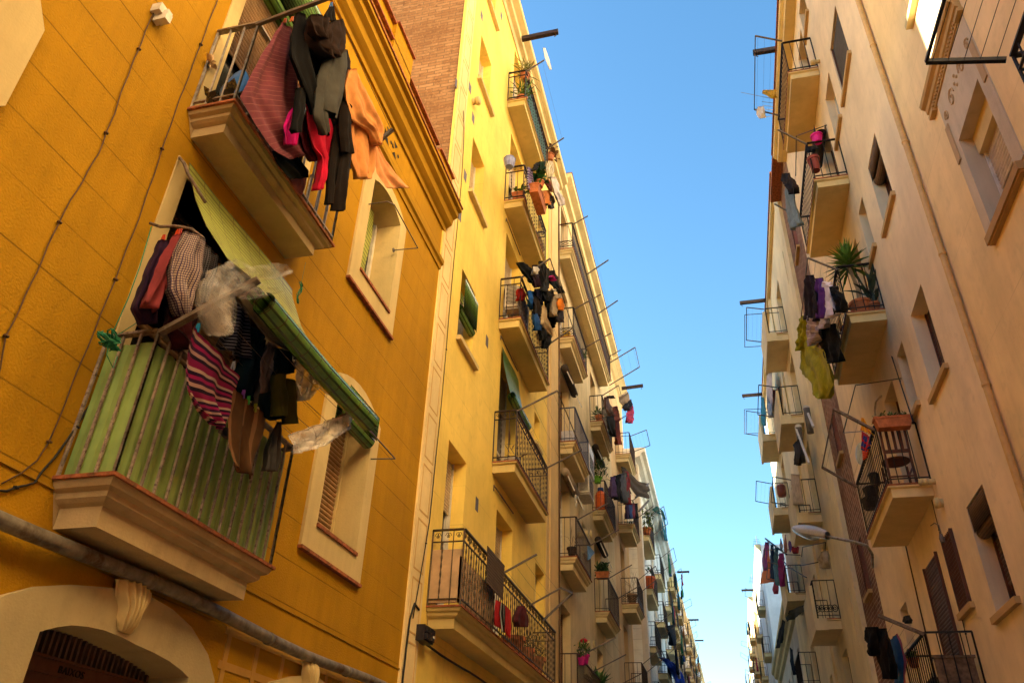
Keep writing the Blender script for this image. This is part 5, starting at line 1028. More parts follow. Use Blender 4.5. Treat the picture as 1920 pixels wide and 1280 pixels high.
# laundry of yellow third balcony
G3 = 'laundry on the yellow third balcony'
L3 = [('trousers', 'long black trousers sloping from the railing corner of the yellow third balcony', BLK, [([(325, 150), (380, 220), (440, 330), (520, 420)], [(400, 145), (470, 190), (512, 250), (545, 340)])], -2.95),
 ('shirt', 'mixed dark shirt with pink collar at the top of the yellow third balcony laundry', (.05, .02, .05), [([(530, 180), (520, 300), (540, 420), (570, 470)], [(605, 190), (612, 300), (620, 400), (610, 460)])], -2.9),
 ('trousers', 'black trousers hanging highest in the yellow third balcony laundry', BLK, [([(622, 130), (610, 250), (640, 400), (650, 520)], [(650, 130), (700, 230), (728, 330), (690, 520)])], -2.85),
 ('shirt', 'dark grey shirt sleeve beside the highest black trousers', (.05, .045, .045), [([(690, 200), (690, 330), (665, 430), (640, 505)], [(722, 250), (732, 340), (722, 420), (690, 530)])], -2.8),
 ('jacket', 'black jacket with long sleeve reaching right over the tan building', BLK, [([(760, 250), (745, 330), (770, 420), (840, 500), (880, 540)], [(790, 250), (830, 330), (850, 420), (900, 500), (930, 535)])], -2.75),
 ('cloth', 'small magenta scrap inside the black jacket', (.45, .01, .15), [([(755, 330), (765, 360), (780, 385)], [(775, 310), (795, 350), (795, 380)])], -2.70),
 ('shirt', 'bright blue shirt hanging close to the yellow third balcony railing', (.01, .07, .30), [([(485, 500), (484, 600), (500, 680), (530, 745)], [(535, 520), (545, 600), (545, 680), (540, 740)])], -3.0),
 ('shirt', 'navy shirt with teal corner in the middle of the yellow third balcony laundry', (.012, .012, .05), [([(565, 480), (570, 560), (600, 620), (622, 680)], [(640, 470), (650, 540), (645, 600), (640, 690)])], -2.9),
 ('trousers', 'brown black trousers over the railing of the yellow third balcony', (.03, .018, .015), [([(540, 560), (545, 680), (545, 800)], [(640, 640), (645, 740), (625, 860)])], -2.93),
 ('jeans', 'blue jeans leg hanging low in the yellow third balcony laundry', (.012, .06, .22), [([(545, 790), (550, 900), (575, 1010)], [(598, 800), (592, 900), (615, 1005)])], -2.93),
 ('trousers', 'cream trousers hanging in the lower laundry of the yellow third balcony', (.42, .30, .16), [([(650, 690), (640, 820), (620, 920), (690, 1010), (745, 1080)], [(690, 740), (720, 840), (740, 920), (765, 1000), (755, 1085)])], -2.86),
 ('jeans', 'beige trouser leg with open hem facing the street', (.36, .27, .17), [([(790, 570), (765, 680), (745, 780), (775, 830)], [(840, 590), (850, 700), (858, 770), (820, 835)])], -2.75),
 ('cloth', 'crumpled cream cloth at the right of the yellow third balcony laundry', (.45, .36, .24), [([(815, 550), (815, 600), (840, 630)], [(885, 540), (895, 580), (860, 640)])], -2.72),
 ('cloth', 'bright orange cloth at the right edge of the yellow third balcony laundry', (.75, .20, .01), [([(862, 600), (848, 650), (845, 690), (860, 752)], [(885, 605), (908, 660), (915, 700), (912, 760)])], -2.66),
 ('bag', 'dark shoulder bag hanging below the orange cloth', (.05, .04, .05), [([(870, 760), (835, 850), (838, 900)], [(895, 765), (918, 850), (915, 905)])], -2.66),
 ('trousers', 'black trouser leg lowest of the yellow third balcony laundry', BLK, [([(600, 930), (622, 1010), (620, 1130)], [(660, 930), (690, 1000), (700, 1130)]), ([(690, 1040), (672, 1130), (668, 1225)], [(760, 1090), (735, 1150), (705, 1235)])], -2.9),
 ('sweater', 'black sweater behind the beige trouser leg', BLK, [([(700, 560), (680, 640), (700, 740), (740, 860), (760, 900)], [(790, 500), (800, 620), (790, 760), (800, 860), (790, 980)])], -2.86),
 ('underwear', 'small white sock pegged highest on the yellow third balcony wires', (.5, .46, .42), [([(545, 200), (545, 260), (555, 300)], [(575, 210), (575, 260), (568, 300)])], -2.8),
 ('underwear', 'tiny white ball of cloth inside the dark laundry of the yellow third balcony', (.5, .46, .42), [([(775, 480), (770, 500), (785, 515)], [(800, 480), (806, 500), (795, 515)])], -2.8),
 ('towel', 'black towel under the dark grey sleeve', BLK, [([(640, 500), (650, 560), (655, 600)], [(745, 510), (750, 600), (740, 690)])], -2.84),
 ('cloth', 'red hand towel tied behind the near bars of the yellow third balcony', (.40, .02, .015), [([(348, 480), (342, 560), (360, 620)], [(408, 470), (412, 560), (398, 640)])], -3.2)]
for nm, lb, col, pcs, x in L3: garment(nm, lb, nm if nm != 'underwear' else 'sock', col, pcs, x, c5, G3, fold=.035, bulge=.04, k=2, nr=16, nc=10, wr=2)
# fourth balcony: plants and purple cloth
G4 = 'laundry on the yellow fourth balcony'
for nm, lb, col, pcs, x, mt in [('shirt', 'purple and white patterned shirt on the yellow fourth balcony', (.20, .12, .34), [([(775, 90), (770, 200), (758, 300), (790, 400)], [(840, 130), (850, 220), (885, 330), (850, 380)])], -2.95, cloth((.22, .14, .38), 'plaid', ((.04, .03, .08), (.4, .36, .42)), 5)),
 ('sock', 'dark curled sock left of the green bow on the yellow fourth balcony', BLK, [([(900, 30), (870, 80), (840, 140)], [(930, 50), (900, 110), (865, 150)])], -2.8, None),
 ('sock', 'dark green hanging bow beside the curled sock', (.01, .05, .02), [([(935, 20), (940, 90), (945, 180)], [(1000, 20), (990, 100), (975, 190)])], -2.75, None),
 ('net', 'pale stringy net hanging on the outer wires of the yellow fourth balcony', (.40, .33, .20), [([(1055, 10), (1030, 130), (1045, 240)], [(1110, 20), (1120, 130), (1100, 250)])], -2.66, cloth((.40, .33, .20), 'vstripes', ((.7, .6, .45),), 6)),
 ('plastic_bag', 'white plastic bag fluttering at the outer end of the yellow fourth balcony', (.75, .68, .68), [([(1080, 220), (1100, 330), (1130, 420), (1165, 520), (1200, 620)], [(1150, 235), (1190, 330), (1195, 430), (1250, 520), (1262, 600)])], -2.6, None),
 ('cloth', 'dark rust red cloth behind the planter box of the yellow fourth balcony', (.20, .04, .015), [([(1000, 270), (1030, 340), (1080, 420)], [(1060, 260), (1110, 340), (1125, 430)])], -2.8, None),
 ('cloth', 'mixed orange and grey rags under the yellow fourth balcony wires', (.5, .16, .03), [([(965, 410), (990, 500), (1000, 600)], [(1060, 400), (1100, 500), (1060, 600)])], -2.75, None),
 ('cloth', 'small grey cloth hanging lowest at the yellow fourth balcony', (.12, .11, .12), [([(1070, 480), (1060, 560), (1080, 640)], [(1115, 480), (1130, 570), (1110, 655)])], -2.74, None)]: garment(nm, lb, nm.replace('_', ' '), col, pcs, x, c4, G4, mat=mt, fold=.03, bulge=.03, k=2, nr=16, nc=10, wr=2)
p = at(1008, 375, -2.85); potplant('orange terracotta planter box hanging outside the yellow fourth balcony', p - Vector((0, 0, .1)), h=.22, box=(.22, .8), n=30, L=.2, w=.09, fh=.1)
p = at(1012, 345, -2.8); potplant('dark leaved plant between planter and net on the yellow fourth balcony', p - Vector((0, 0, .1)), .1, .16, TERRA, 22, .25, .14, .1, .2, (.02, .09, .02))
potplant('rusty planter box with small leaves on the floor of the yellow fourth balcony', FY.p(12.5, 13.3, .28), h=.25, box=(.25, .35), n=40, L=.2, w=.06, fh=.15, col=(.08, .16, .02))
mb = MB(); mb.lathe(at(955, 313, -3.14), [(.08, 0), (.11, .08), (.12, .2), (.13, .2), (.12, .22)], 10); tag(mb.build('bucket', flat((.22, .24, .42))), 'lavender blue bucket hanging at the yellow fourth balcony corner', 'bucket')
# top balcony: teal mesh, pots
mb = MB(); FY.box(mb, 12.2, 14.6, 16.34, 17.2, .405, .412); tag(mb.build('balcony_screen', plain('teal_mesh', (.03, .16, .15), .7)), 'teal mesh screen along the railing of the topmost yellow balcony', 'screen')
potplant('terracotta pot with spiky plant on the floor of the topmost yellow balcony', FY.p(12.35, 16.33, .3), .13, .24, TERRA, 60, .45, .03, .1, .3, (.10, .17, .03)); potplant('orange pot on the rail corner of the topmost yellow balcony', FY.p(12.35, 17.2, .35), .12, .2, TERRA, 90, .4, .02, .1, .3, (.14, .15, .05)); potplant('reddish bush at the far end of the topmost yellow balcony', FY.p(14.9, 17.0, .45), .12, .2, TERRA, 90, .16, .06, .18, .2, (.14, .06, .03))
garment('cloth', 'thin white cloth flying above the topmost yellow balcony against the sky', 'cloth', (.7, .68, .68), [([(1018, 90), (1022, 110), (1031, 131)], [(1022, 90), (1029, 110), (1034, 131)])], -2.35, fold=.01)
# ================================================================== tan / sandy building things
c6 = (4.267, 1020, 700); c7 = (4.0, 1040, 960); GT = 'laundry on the sandy building'
for nm, lb, col, pcs, x in [
 ('sheet', 'beige sheet caught on the upper rack of the sandy building', (.40, .30, .20), [([(600, 190), (605, 230), (650, 270)], [(675, 145), (680, 200), (665, 250)])], -2.45),
 ('shirt', 'navy shirt between the beige sheet and the pink shirt', NAVY, [([(650, 240), (625, 275), (660, 298)], [(698, 205), (705, 250), (690, 290)])], -2.4),
 ('shirt', 'bright pink red shirt hanging against the sky at the sandy building', (.42, .02, .10), [([(668, 290), (660, 350), (654, 392)], [(708, 245), (722, 300), (700, 400)])], -2.38),
 ('jacket', 'mauve grey jacket at the near end of the sandy building rack', (.14, .09, .10), [([(488, 190), (495, 280), (530, 340)], [(505, 185), (530, 270), (555, 345)])], -2.75),
 ('trousers', 'black trousers hanging below the mauve grey jacket', BLK, [([(495, 340), (520, 430), (545, 500)], [(555, 345), (560, 420), (562, 508)])], -2.75),
 ('shirt', 'small rose patterned shirt on the sandy building rack', (.3, .09, .09), [([(555, 270), (558, 330), (570, 380)], [(572, 260), (600, 330), (600, 380)])], -2.7),
 ('sheet', 'dark red sheet hanging over the railing below the rose shirt', (.30, .05, .03), [([(566, 385), (572, 480), (585, 570)], [(600, 375), (605, 480), (610, 570)])], -2.85),
 ('cloth', 'small black rag on the near arm of the sandy building rack', BLK, [([(500, 180), (510, 195), (540, 200)], [(550, 175), (555, 190), (560, 200)])], -2.7)]: garment(nm, lb, nm, col, pcs, x, c6, GT, fold=.05, bulge=.05, k=2, nr=12, nc=8, wr=2)
GT2 = 'laundry under the canvas awning'
cols = [((.09, .05, .16), 'dark violet shirt'), (NAVY, 'navy blue shirt'), ((.02, .02, .025), 'black shirt with a teal hem'), ((.10, .11, .15), 'slate grey shirt'), ((.11, .12, .14), 'long grey trousers'), ((.25, .02, .03), 'crimson cloth')]
for i, (col, nm) in enumerate(cols):
    x0 = 545 + i * 22; garment('shirt' if i < 4 else ('trousers' if i == 4 else 'cloth'), nm + ' hanging under the canvas awning rack of the sandy building', 'shirt' if i < 4 else ('trousers' if i == 4 else 'cloth'), col, [([(x0, 828 - i * 8), (x0 - 10, 900), (x0 - 8, 985 + i * 12)], [(x0 + 12, 822 - i * 8), (x0 + 24, 900), (x0 + 32, 990 + i * 12)])], -2.72 + i * .03, c6, GT2, fold=.06, bulge=.05, k=2, nr=12, nc=8, wr=2)
for i, (col, nm) in enumerate([((.05, .02, .10), 'dark purple towel'), ((.02, .06, .22), 'royal blue towel'), ((.16, .02, .04), 'wine red towel'), (BLK, 'black towel')]):
    x0 = 655 + i * 24; garment('towel', nm + ' on the railing of the lower sandy balcony', 'towel', col, [([(x0, 1040), (x0 - 2, 1110), (x0 + 4, 1165 - i * 8)], [(x0 + 22, 1035), (x0 + 24, 1100), (x0 + 20, 1160)])], -2.86, c6, GT2, fold=.04, bulge=.03, k=2, nr=10, nc=8)
e = empty('canvas_awning', (-2.6, 32, 13.6), 'brown canvas awning sagging out from the sandy building over the clothes', 'awning'); mb = MB(); A = [at(1165, 874, -2.9), at(1177, 905, -2.75), at(1192, 928, -2.6), at(1216, 935, -2.45)]; B_ = [at(1172, 877, -2.9), at(1188, 892, -2.7), at(1198, 902, -2.6), at(1216, 906, -2.45)]
span(mb, resample(A, 10), resample(B_, 10), .01, .05, 2, 16, 12, 3); mb.build('canvas', cloth((.13, .09, .05)), e, smooth=True, fix=False)
mb = MB(); mb.bar(at(1192, 932, -2.75), at(1216, 906, -2.42), .06); mb.build('support_arm', STEEL, e); mb = MB(); mb.bar(at(1198, 958, -2.75), at(1216, 938, -2.42), .06); mb.build('support_arm', STEEL, e); mb = MB(); mb.bar(at(1166, 880, -2.9), at(1183, 925, -2.75), .04); mb.build('support_arm', STEEL, e)
for (x, y, z, lb, kw) in ((FT.p(24.2, 10.6, .25), 0, 0, 'tall orange gas bottle like tub with a blue lid on the tan balcony', 1), ): 
    t = empty('gas_bottle', x, 'orange gas bottle standing on a balcony of the weathered tan building', 'gas bottle'); mb = MB(); mb.lathe(x, [(.17, 0), (.18, .1), (.18, .55), (.12, .66), (.06, .7)], 12); mb.build('bottle_body', flat((.62, .10, .01), .5), t); mb = MB(); mb.lathe(x + Vector((0, 0, .7)), [(.1, 0), (.1, .1)], 10); mb.build('cap', flat((.02, .05, .2)), t)
potplant('green plants and bucket on top of the orange bottle balcony of the tan building', FT.p(23.98, 11.5, .2), .15, .2, flat((.12, .35, .02)), 120, .25, .05, .25, .5, (.04, .09, .02))
potplant('long planter with succulents on the railing of the tan building', FT.p(24.05, 8.42, .25), h=.2, box=(.42, .2), n=120, L=.28, w=.06, fh=.2, col=(.05, .10, .04))
potplant('dark pot with thin dry stems on the fourth tan balcony', FT.p(18.5, 7.42, .3), .12, .2, IRON, 16, .5, .012, .05, .3, (.12, .06, .03))
potplant('wicker basket of branches on the low sandy balcony', FB.p(31.1, 9.42, .4), .2, .35, SHUTB, 24, .9, .015, .1, .5, (.16, .12, .10))
garment('towel', 'pale blue towel corner on the fourth balcony of the weathered tan building', 'towel', (.16, .32, .60), [([(245, 250), (244, 320), (246, 360)], [(262, 255), (298, 300), (262, 345)])], -3.0, c7, fold=.02)
mb = MB(); 
for k in range(4): mb.lathe(at(1078, 939, -3.4) + Vector((.02, .12 * math.cos(k * 1.57), .12 * math.sin(k * 1.57))), [(.08, 0), (.06, .02)], 8, (1, 0, 0))
tag(mb.build('wall_ornament', flat((.55, .48, .36))), 'white four petalled ornament on the weathered tan wall', 'ornament')
mb = MB(); FT.box(mb, 18.2, 18.5, 16.79, 17.62, .01, .02); mb = MB(); FT.box(mb, 18.6, 26.5, 16.8, 17.55, .395, .402); tag(mb.build('balcony_screen', plain('grey_mesh', (.12, .11, .14), .7)), 'grey mesh screen behind the railing of the long top balcony', 'screen')
for (y0, z, lb) in ((18.7, 9.75 - .1, 'rolled beige awning cassette above the tan third balcony'), (18.7, 12.75, 'folded brown awning above the tan second balcony'), (24.3, 9.7, 'rolled awning above the tan balcony with succulents'), (24.3, 12.9, 'dark rolled awning above the orange bottle balcony')):
    t = empty('awning_cassette', FT.p(y0, z, .1), lb, 'awning'); mb = MB(); mb.tube([FT.p(y0 - .1, z, .12), FT.p(y0 + 1.5, z, .12)], .11, 10); mb.build('fabric_roll', cloth((.36, .27, .17) if 'beige' in lb else (.10, .07, .05)), t, smooth=True); mb = MB(); mb.bar(FT.p(y0, z, .15), FT.p(y0, z - .5, .35), .03); mb.build('support_arm', FRAMEW, t); mb = MB(); mb.bar(FT.p(y0 + 1.4, z, .15), FT.p(y0 + 1.4, z - .5, .35), .03); mb.build('support_arm', FRAMEW, t)
# white building: green cloths, plants, blue sheet
potplant('bushy yellow green plants on the top balcony of the white building', FW.p(35.4, 13.55, .35), .22, .3, TERRA, 150, .3, .08, .3, .9, (.16, .19, .03))
for nm, lb, col, pcs, x in [('sheet', 'dark green sheet hanging over the top balcony of the white building', (.01, .09, .06), [([(1221, 955), (1232, 962), (1244, 968)], [(1232, 948), (1243, 958), (1247, 975)])], -2.6), ('sheet', 'teal blue sheet hanging outside the top white balcony railing', (.015, .12, .16), [([(1240, 968), (1243, 990), (1247, 1012)], [(1246, 970), (1249, 990), (1251, 1014)])], -2.6)]: garment(nm, lb, nm, col, pcs, x, None, fold=.05, nr=10, nc=8)
garment('sheet', 'long bright blue sheet blowing out from the lowest visible white balcony', 'sheet', (.005, .055, .42), [([(790, 1085), (840, 1130), (880, 1180), (905, 1240), (915, 1280)], [(805, 1085), (860, 1110), (915, 1160), (945, 1210), (965, 1280)])], -2.55, c7, fold=.12, bulge=.05, k=2.2, wr=2)
potplant('orange pots on the second balcony of the white building', FW.p(35.5, 11.15, .3), .3, .5, flat((.55, .10, .02)), 10, .3, .1, .2, .3)
garment('trousers', 'dark navy jeans hanging from the third balcony of the white building', 'jeans', NAVY, [([(845, 850), (860, 920), (872, 995)], [(900, 840), (905, 920), (892, 1000)])], -2.5, c7, fold=.1, bulge=.06, nr=12, nc=8)
# ================================================================== right side things
cA = (3.877, 1380, 0); cB = (2.781, 1380, 300); cC = (3.369, 1380, 680); cD = (3.368, 1540, 680); cE = (4.266, 1380, 980); cF = (4.266, 1600, 980)
GR = 'laundry on the middle balcony of the pinkish beige building'
for nm, lb, col, pcs, x, mt in [
 ('jacket', 'dark plum jacket at the left of the palm balcony laundry', (.035, .02, .035), [([(375, 600), (362, 700), (368, 830)], [(392, 600), (430, 700), (436, 840)])], 2.05, None),
 ('shirt', 'deep purple shirt beside the plum jacket', (.08, .02, .16), [([(425, 615), (420, 700), (440, 820)], [(440, 615), (470, 700), (482, 825)])], 2.1, None),
 ('shirt', 'pale lilac white shirt in the palm balcony laundry', (.60, .52, .58), [([(465, 630), (475, 740), (490, 830)], [(490, 660), (515, 740), (528, 800)])], 2.15, None),
 ('shirt', 'black shirt at the right of the palm balcony laundry', BLK, [([(495, 650), (510, 730), (528, 810)], [(520, 665), (550, 720), (560, 780)])], 2.2, None),
 ('towel', 'mauve grey towel with pale border lines', (.30, .23, .27), [([(380, 810), (375, 900), (392, 970)], [(425, 830), (435, 890), (432, 940)])], 2.05, cloth((.30, .23, .27), 'hlines', ((.5, .45, .45),), 4)),
 ('trousers', 'bundle of black trousers hanging low over the palm balcony rail', BLK, [([(440, 870), (440, 960), (480, 1040), (505, 1060)], [(520, 850), (525, 920), (545, 1000), (540, 1050)])], 2.2, None),
 ('cloth', 'small pinkish white cloth between the purple shirt and the black trousers', (.45, .38, .40), [([(440, 820), (434, 860), (450, 880)], [(470, 820), (478, 850), (470, 875)])], 2.1, None),
 ('sheet', 'big olive yellow sheet hanging longest from the palm balcony rack', (.32, .30, .012), [([(345, 820), (352, 900), (345, 1000), (340, 1110), (395, 1170), (400, 1215), (440, 1240)], [(372, 870), (400, 960), (470, 990), (500, 1090), (508, 1170), (495, 1225), (475, 1245)])], 2.15, None),
 ('sheet', 'narrow twisted olive yellow strip left of the big olive sheet', (.32, .30, .012), [([(350, 810), (335, 880), (328, 960), (342, 992)], [(366, 815), (362, 880), (356, 960), (350, 992)])], 2.1, None)]:
    garment(nm, lb, nm, col, pcs, x, cB, GR, mat=mt, fold=.045, bulge=.04, k=2.4, nr=22, nc=14, wr=2)
for nm, lb, col, pcs, x in [('jacket', 'dark brown jacket pegged on the far arm of the second beige balcony rack', (.035, .02, .02), [([(245, 70), (240, 115), (280, 150), (300, 175)], [(275, 68), (300, 100), (320, 140), (318, 178)])], 2.05), ('jeans', 'pale blue grey jeans hanging under the dark brown jacket', (.16, .21, .25), [([(262, 140), (265, 230), (275, 310), (288, 372)], [(292, 160), (312, 230), (332, 300), (340, 330)])], 2.05)]: garment(nm, lb, nm, col, pcs, x, cB, None, fold=.04, bulge=.04, k=1.6)
# yucca in pot
def yucca(c, label):
    t = empty('yucca_plant', c, label, 'potted plant'); mb = MB(); mb.lathe(c, [(.11, 0), (.17, .24), (.185, .24), (.185, .29), (.15, .29), (.14, .26)], 16); mb.build('pot', TERRA, t)
    top = Vector(c) + Vector((-.02, .02, 1.05)); mb = MB(); mb.tube([Vector(c) + Vector((0, 0, .25)), Vector(c) + Vector((.03, .02, .6)), top], [.04, .035, .03], 8); mb.build('stem', plain('bark', (.28, .20, .11), .9, bump=.5), t)
    mb = MB()
    for i in range(90):
        a = i * 2.4; el = -.5 + 1.9 * (i / 90) ** .7; d = (math.cos(a) * math.cos(el), math.sin(a) * math.cos(el), math.sin(el)); leaf(mb, top + Vector((0, 0, .002 * i)), d, U(.34, .5), .05, .5 * (1 - i / 90) + .1)
    mb.build('leaves', leafmat((.10, .20, .03)), t, fix=False); return t
yucca(F2.p(11.75, 9.03, .30), 'spiky yucca in a terracotta pot on the beige balcony with the laundry')
potplant('drooping dark leaves in a pot at the wall end of the palm balcony', F2.p(11.68, 9.03, .12), .1, .2, TERRA, 16, .6, .10, .05, .2, (.03, .05, .03), up=1.2)
potplant('small terracotta pot beside the yucca', F2.p(12.3, 9.03, .45), .13, .2, TERRA, 10, .15, .04, .06, .1)
t = potplant('bright pink pot on the rail of the fourth beige balcony', F2.p(11.60, 12.95, .36), .11, .18, flat((.65, .01, .22)), 0); 
potplant('rust red tapered pot hanging behind the fourth beige balcony railing', F2.p(11.66, 12.30, .50), .11, .32, plain('rustpot', (.25, .05, .035), .8), 0)
blindroll(F2, R2B[3], 12.15, 13.1, 13.75, .12, .10, .25, plain('charcoal_canvas', (.035, .028, .035), .8), 'blind')
garment('cloth', 'dark cloth knotted on the near corner of the fourth beige balcony', 'cloth', BLK, [([(520, 1065), (518, 1090), (540, 1110)], [(570, 1060), (585, 1080), (575, 1105)])], 2.45, cA, fold=.03, bulge=.04)
for nm, lb, col, pcs, x in [('cloth', 'mustard yellow cloth on the top rack against the sky', (.5, .30, .01), [([(200, 655), (195, 680), (240, 700), (275, 715)], [(290, 655), (295, 680), (290, 700), (285, 715)])], 2.2), ('cloth', 'white rag pegged on the top rack against the sky', (.7, .66, .66), [([(165, 775), (158, 820), (185, 862)], [(195, 775), (205, 820), (205, 858)])], 2.0)]: garment(nm, lb, nm, col, pcs, x, cA, fold=.03, bulge=.03, wr=2)
mb = MB()
for (a, b_) in (((35, 672), (280, 722)), ((190, 740), (285, 752)), ((195, 768), (285, 778)), ((200, 795), (285, 800)), ((205, 850), (290, 842))): mb.tube([at(1380 + a[0] / 3.877, a[1] / 3.877, 2.6), at(1380 + b_[0] / 3.877, b_[1] / 3.877, 3.0)], .009, 4)
tag(mb.build('roof_aerial', IRONB), 'thin television aerial on the roof edge beside the top right balcony', 'aerial')
# chair balcony
cb = F2.p(11.82, 6.07, .33)
t = empty('wooden_chair', cb, 'dark wooden folding chair with slatted back on the lower beige balcony', 'chair')
W_ = plain('dark_wood', (.10, .03, .012), .5, var=.3)
mb = MB(); mb.lathe(cb + Vector((0, .02, .43)), [(.19, 0), (.205, .012), (.19, .03)], 20); mb.build('seat', W_, t)
mb = MB()
for y, x in ((-.17, -.17), (-.17, .17)): mb.bar(cb + Vector((x, y, .43)), cb + Vector((x, y - .06, .92)), .03)
mb.bar(cb + Vector((-.17, -.225, .90)), cb + Vector((.17, -.225, .90)), .03, .06); mb.bar(cb + Vector((-.17, -.18, .53)), cb + Vector((.17, -.18, .53)), .025, .05)
for k in (-.09, 0, .09): mb.bar(cb + Vector((k, -.18, .54)), cb + Vector((k, -.222, .9)), .04, .012)
mb.build('backrest', W_, t)
for sx in (-.17, .17):
    for ya, yb_ in ((-.17, -.14), (.19, .17)): mb = MB(); mb.bar(cb + Vector((sx, ya, .43)), cb + Vector((sx, yb_, 0)), .03); mb.build('leg', W_, t)
mb = MB(); mb.bar(cb + Vector((-.17, -.15, .15)), cb + Vector((.17, -.15, .15)), .02); mb.bar(cb + Vector((-.17, -.16, .28)), cb + Vector((-.17, .18, .28)), .02); mb.bar(cb + Vector((.17, -.16, .28)), cb + Vector((.17, .18, .28)), .02); mb.build('stretcher', W_, t)
potplant('long terracotta planter with low plants on the near rail of the chair balcony', F2.p(11.44, 6.87, .33), h=.17, box=(.52, .17), n=110, L=.09, w=.025, fh=.05, col=(.05, .12, .03), cat='planter')
garment('flag', 'blue red and yellow striped football flag hanging in the chair balcony', 'flag', (.02, .05, .35), [([(255, 430), (253, 500), (255, 545)], [(310, 470), (305, 520), (290, 560)])], 2.52, cD, mat=cloth((.01, .05, .35), 'plaid', ((.45, .01, .03),), 1.4), fold=.02)
garment('flag', 'yellow and red striped band at the top of the football flag', 'flag', (.7, .3, .01), [([(255, 345), (255, 390), (255, 425)], [(268, 350), (300, 410), (335, 460)])], 2.52, cD, mat=cloth((.75, .35, .01), 'vstripes', ((.5, .02, .01),), 4), fold=.015)
garment('flag', 'red lower end with yellow stripes of the football flag', 'flag', (.5, .02, .01), [([(258, 548), (260, 590), (265, 615)], [(300, 545), (295, 570), (285, 600)])], 2.52, cD, mat=cloth((.5, .02, .01), 'hlines', ((.75, .35, .02),), 5), fold=.01)
mb = MB(); mb.lathe(at(1614, 850, 2.6), [(.16, -.01), (.19, 0), (.16, .01)], 22, (1, .3, 0)); tag(mb.build('round_mirror', flat((.45, .52, .5), .2)), 'round pale board behind the football flag on the chair balcony', 'board')
for i, (u, v, s) in enumerate(((1634, 925, .1), (1632, 945, .11), (1640, 900, .07))):
    mb = MB(); mb.lathe(at(u, v, 2.62) - Vector((0, 0, .08)), [(s, 0), (s * 1.2, .15), (s * 1.3, .17), (s * .9, .2)], 9); tag(mb.build('dark_pot', IRONB), ('black pot in the middle of the chair balcony far railing', 'black pot lowest behind the chair balcony far railing', 'small black pot uppermost behind the chair balcony far railing')[i], 'pot')
# bottom right balcony
garment('towel', 'blue towel with pink and white stripes on the lowest beige balcony rack', 'towel', (.04, .12, .34), [([(290, 945), (295, 1050), (310, 1150), (345, 1290)], [(352, 880), (385, 960), (412, 1100), (408, 1290)])], 2.3, cF, mat=cloth((.05, .14, .32), 'vstripes', ((.5, .12, .2),), 2.2), fold=.035, k=2)
garment('trousers', 'black trousers hanging from the outer end of the lowest beige balcony rack', 'trousers', (.02, .012, .012), [([(110, 830), (115, 920), (150, 990), (185, 1065)], [(185, 830), (190, 900), (192, 950), (190, 1050)], 2.0), ([(190, 850), (200, 950), (225, 1100), (270, 1240)], [(248, 840), (285, 950), (310, 1100), (325, 1250)], 2.1)], 2.1, cF, fold=.035, bulge=.05, k=2, wr=1.8)
mb = MB(); F2.box(mb, 11.55, 11.58, 3.14, 3.72, .06, .52); F2.box(mb, 11.53, 11.60, 3.72, 3.75, .04, .54); tag(mb.build('wooden_board', plain('oldwood', (.14, .085, .05), .8, var=.4)), 'worn wooden board standing at the near end of the lowest beige balcony', 'board')
t = empty('storage_rack', F2.p(12.4, 3.12, .3), 'dark metal shelf rack behind the bars of the lowest beige balcony', 'rack'); 
mb = MB()
for z in (3.14, 3.35, 3.55): F2.box(mb, 12.0, 12.8, z, z + .02, .1, .5)
mb.build('shelf', IRONB, t); mb = MB()
for y in (12.0, 12.78):
    for d in (.1, .48): F2.box(mb, y, y + .02, 3.12, 3.62, d, d + .02)
mb.build('post', IRONB, t)
potplant('small yellow green plant behind the lowest beige balcony rail', F2.p(12.9, 3.85, .5), .08, .12, TERRA, 60, .1, .04, .08, .1, (.14, .17, .02))
garment('shirt', 'dark cloth hanging on the rack of the small window by the lowest balcony', 'cloth', GREYD, [([(410, 750), (405, 790), (440, 805)], [(440, 735), (460, 770), (450, 800)])], 2.9, cF, fold=.02, bulge=.03)
# olive building laundry
GO = 'laundry on the olive building balconies'
for nm, lb, col, pcs, x, cv in [
 ('shirt', 'teal blue shirt hanging at the far upper olive balcony', (.03, .25, .38), [([(160, 215), (158, 300), (172, 400)], [(172, 215), (188, 300), (188, 395)])], 2.1, cC),
 ('towel', 'pale pink white towel beside the teal blue shirt', (.55, .45, .42), [([(195, 60), (195, 200), (205, 330)], [(225, 60), (235, 200), (240, 350)])], 2.3, cC),
 ('shirt', 'dark red narrow shirt next to the pale pink towel', (.22, .01, .05), [([(240, 170), (236, 240), (242, 330)], [(258, 170), (260, 240), (256, 330)])], 2.4, cC),
 ('shirt', 'light blue grey shirt among the far olive balcony laundry', (.25, .33, .5), [([(200, 255), (200, 300), (210, 350)], [(215, 240), (224, 300), (222, 345)])], 2.2, cC),
 ('sheet', 'cream bath sheet hung over the railing of the middle olive balcony', (.55, .45, .33), [([(348, 700), (350, 800), (362, 898)], [(402, 705), (415, 800), (432, 895)])], 2.02, cC),
 ('towel', 'dark brown towel rolled under the upper olive balcony', (.06, .04, .03), [([(362, 520), (375, 560), (372, 640)], [(400, 480), (412, 560), (400, 650)])], 2.2, cC)]: garment(nm, lb, nm, col, pcs, x, cv, GO, fold=.04, bulge=.03, k=2.4, nr=12, nc=8)
